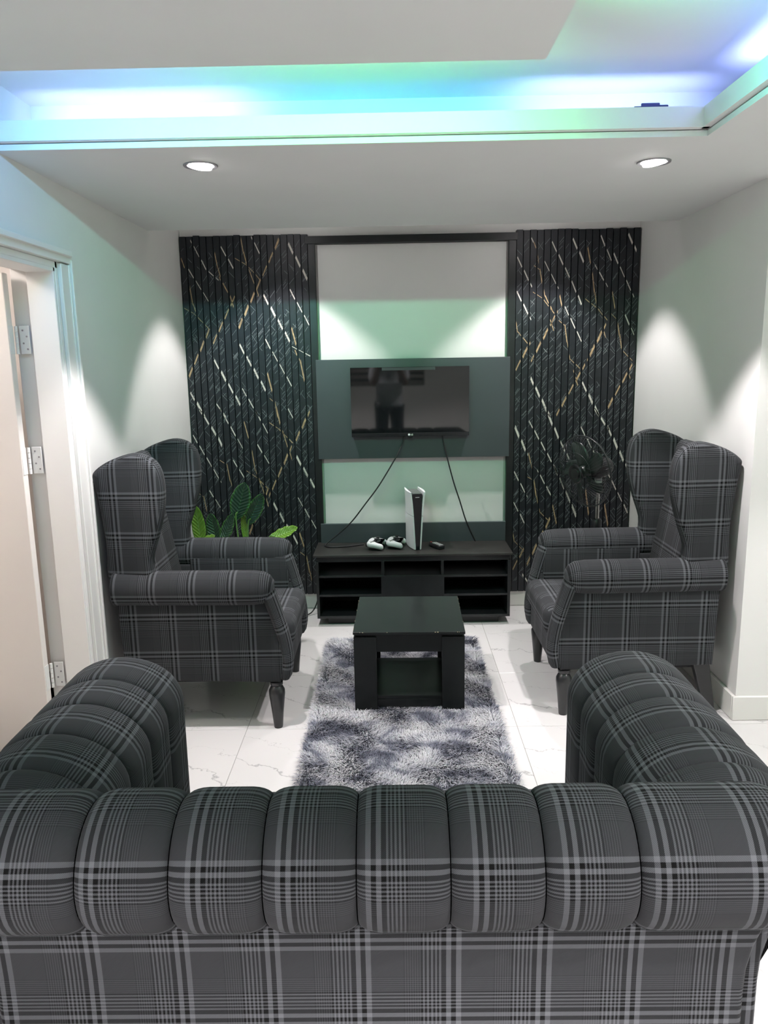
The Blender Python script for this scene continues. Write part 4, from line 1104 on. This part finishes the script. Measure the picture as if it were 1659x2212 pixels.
# ------------------------------------------------------------------ the photographer, mirrored in the television
def skin_mesh(name, pts, edges, mt, parent, root=0, sub=2):
    """pts: (x, y, z, ra, rb); a body grown over connected joints"""
    me = bpy.data.meshes.new(name)
    me.from_pydata([p[:3] for p in pts], edges, []); me.update()
    me.materials.append(mt)
    o = bpy.data.objects.new(name, me); COL.objects.link(o)
    if parent is not None: o.parent = parent
    mo = o.modifiers.new('skin', 'SKIN'); mo.use_smooth_shade = True
    sv = me.skin_vertices[0].data if me.skin_vertices else None
    if sv is None:
        bm_ = bmesh.new(); bm_.from_mesh(me); bm_.verts.layers.skin.verify(); bm_.to_mesh(me); bm_.free(); sv = me.skin_vertices[0].data
    for i, p in enumerate(pts):
        sv[i].radius = (p[3], p[4]); sv[i].use_root = (i == root)
    su = o.modifiers.new('smooth', 'SUBSURF'); su.levels = sub; su.render_levels = sub
    return o
def chain(pts, edges, start, items):
    prev = start
    for it in items:
        pts.append(it); edges.append((prev, len(pts) - 1)); prev = len(pts) - 1
    return prev
per = thing('person', 'person in grey shirt and dark trousers standing behind the sofa, holding up a phone', 'person', (-0.03, -0.36, 0))
P, E_ = [(0, 0, 0.97, 0.150, 0.105)], []
ch = chain(P, E_, 0, [(0, 0.0, 1.12, 0.140, 0.095), (0, -0.005, 1.28, 0.150, 0.105), (0, -0.01, 1.40, 0.120, 0.085)])
nk = chain(P, E_, ch, [(0, 0.0, 1.47, 0.058, 0.058), (0, 0.012, 1.53, 0.056, 0.060), (0, 0.022, 1.575, 0.066, 0.082), (0, 0.026, 1.64, 0.075, 0.094), (0, 0.018, 1.70, 0.062, 0.078)])
for s in (-1, 1):
    chain(P, E_, 0, [(s * 0.090, 0.0, 0.90, 0.090, 0.092), (s * 0.100, 0.01, 0.50, 0.056, 0.060), (s * 0.105, -0.012, 0.30, 0.052, 0.056), (s * 0.108, -0.01, 0.085, 0.036, 0.040), (s * 0.112, 0.05, 0.035, 0.038, 0.030), (s * 0.118, 0.13, 0.026, 0.036, 0.020)])
    w_ = chain(P, E_, ch, [(s * 0.165, -0.005, 1.40, 0.062, 0.062), (s * 0.195, 0.02, 1.25, 0.048, 0.050), (s * 0.200, 0.06, 1.14, 0.042, 0.044), (s * 0.150, 0.17, 1.28, 0.036, 0.038), (s * 0.085, 0.275, 1.44, 0.024, 0.030)])
    pm = chain(P, E_, w_, [(s * 0.066, 0.298, 1.485, 0.018, 0.036), (s * 0.058, 0.305, 1.525, 0.014, 0.038)])
    for k, (dz, ln) in enumerate(((0.030, 0.9), (0.012, 1.0), (-0.006, 0.95), (-0.022, 0.75))):       # four fingers round the back of the phone
        chain(P, E_, pm, [(s * 0.052, 0.318, 1.54 + dz, 0.0085, 0.0085), (s * (0.052 - 0.022 * ln), 0.326, 1.552 + dz, 0.008, 0.008), (s * (0.052 - 0.042 * ln), 0.326, 1.556 + dz, 0.0072, 0.0072)])
    chain(P, E_, w_, [(s * 0.070, 0.276, 1.490, 0.012, 0.012), (s * 0.052, 0.288, 1.525, 0.0098, 0.0098), (s * 0.030, 0.297, 1.545, 0.0085, 0.0085)])   # thumb on the screen side
skin_mesh('body', P, E_, M['skin'], per)
P, E_ = [(0, 0, 1.02, 0.172, 0.122)], []
ch = chain(P, E_, 0, [(0, 0.0, 1.14, 0.160, 0.112), (0, -0.005, 1.28, 0.166, 0.120), (0, -0.01, 1.395, 0.136, 0.102), (0, 0.0, 1.445, 0.075, 0.072)])
chain(P, E_, 0, [(0, 0, 0.90, 0.180, 0.128)])
for s in (-1, 1): chain(P, E_, 3, [(s * 0.168, -0.005, 1.395, 0.078, 0.076), (s * 0.196, 0.02, 1.25, 0.068, 0.068), (s * 0.200, 0.05, 1.16, 0.066, 0.066)])
skin_mesh('shirt', P, E_, M['shirt'], per)
P, E_ = [(0, 0, 0.96, 0.165, 0.118)], []
for s in (-1, 1): chain(P, E_, 0, [(s * 0.092, 0.0, 0.86, 0.104, 0.106), (s * 0.102, 0.01, 0.50, 0.078, 0.082), (s * 0.106, -0.01, 0.28, 0.070, 0.074), (s * 0.108, -0.005, 0.07, 0.064, 0.070)])
skin_mesh('trousers', P, E_, M['trousers'], per)
for s in (-1, 1):
    V, F = slab_geo([(p.x, p.y) for p in catmull([(0.045, -0.06), (0.05, 0.05), (0.045, 0.16), (0.0, 0.20), (-0.04, 0.16), (-0.045, 0.05), (-0.04, -0.06), (0.0, -0.085)], 4, True)], 0.07, 0.028, 4)
    pyobj('shoe', [(v.x + s * 0.112, v.y, v.z * (1.0 - 0.4 * max(0, v.y) / 0.2) + 0.036 - 0.014 * max(0, v.y) / 0.2) for v in V], F, M['black'], per, ang=60)
V, F = lathe_geo([(0.02, 1.742), (0.06, 1.730), (0.082, 1.70), (0.086, 1.66), (0.080, 1.62)], 28)
pyobj('hair', [(v.x * 0.93, v.y * 1.12 + 0.012, v.z) for v in V], F, M['hair'], per, ang=60)
for s in (-1, 1):
    lathe('eye', [(0.011, 0.0), (0.008, 0.006), (0.001, 0.008)], M['paper'], per, (s * 0.032, 0.108, 1.632), 14, Matrix.Rotation(R(-90), 3, 'X'))
    V, F = tube_geo(catmull([(s * 0.074, 0.02, 1.655), (s * 0.084, 0.008, 1.645), (s * 0.082, 0.006, 1.615), (s * 0.073, 0.016, 1.598)], 4), 0.009, 8); pyobj('ear', V, F, M['skin'], per)
V, F = tube_geo([(0, 0.104, 1.64), (0, 0.122, 1.615), (0, 0.130, 1.598), (0, 0.112, 1.59)], [0.008, 0.012, 0.015, 0.010], 10); pyobj('nose', V, F, M['skin'], per)
V, F = tube_geo([(-0.022, 0.098, 1.556), (0, 0.106, 1.557), (0.022, 0.098, 1.556)], [0.003, 0.007, 0.003], 8); pyobj('mouth', V, F, mat('lips', (0.13, 0.05, 0.04), 0.5), per)
ph = thing('phone', 'black phone held up in both hands by the person behind the sofa', 'phone', (0, -0.030, 1.52))
bm_ = bmesh.new(); add_box(bm_, (-0.037, 0.037, -0.004, 0.004, -0.055, 0.092), 0.0035, 2)
po_ = bmobj('casing', bm_, M['gloss'], ph); po_.rotation_euler = (-PITCH, 0, 0)
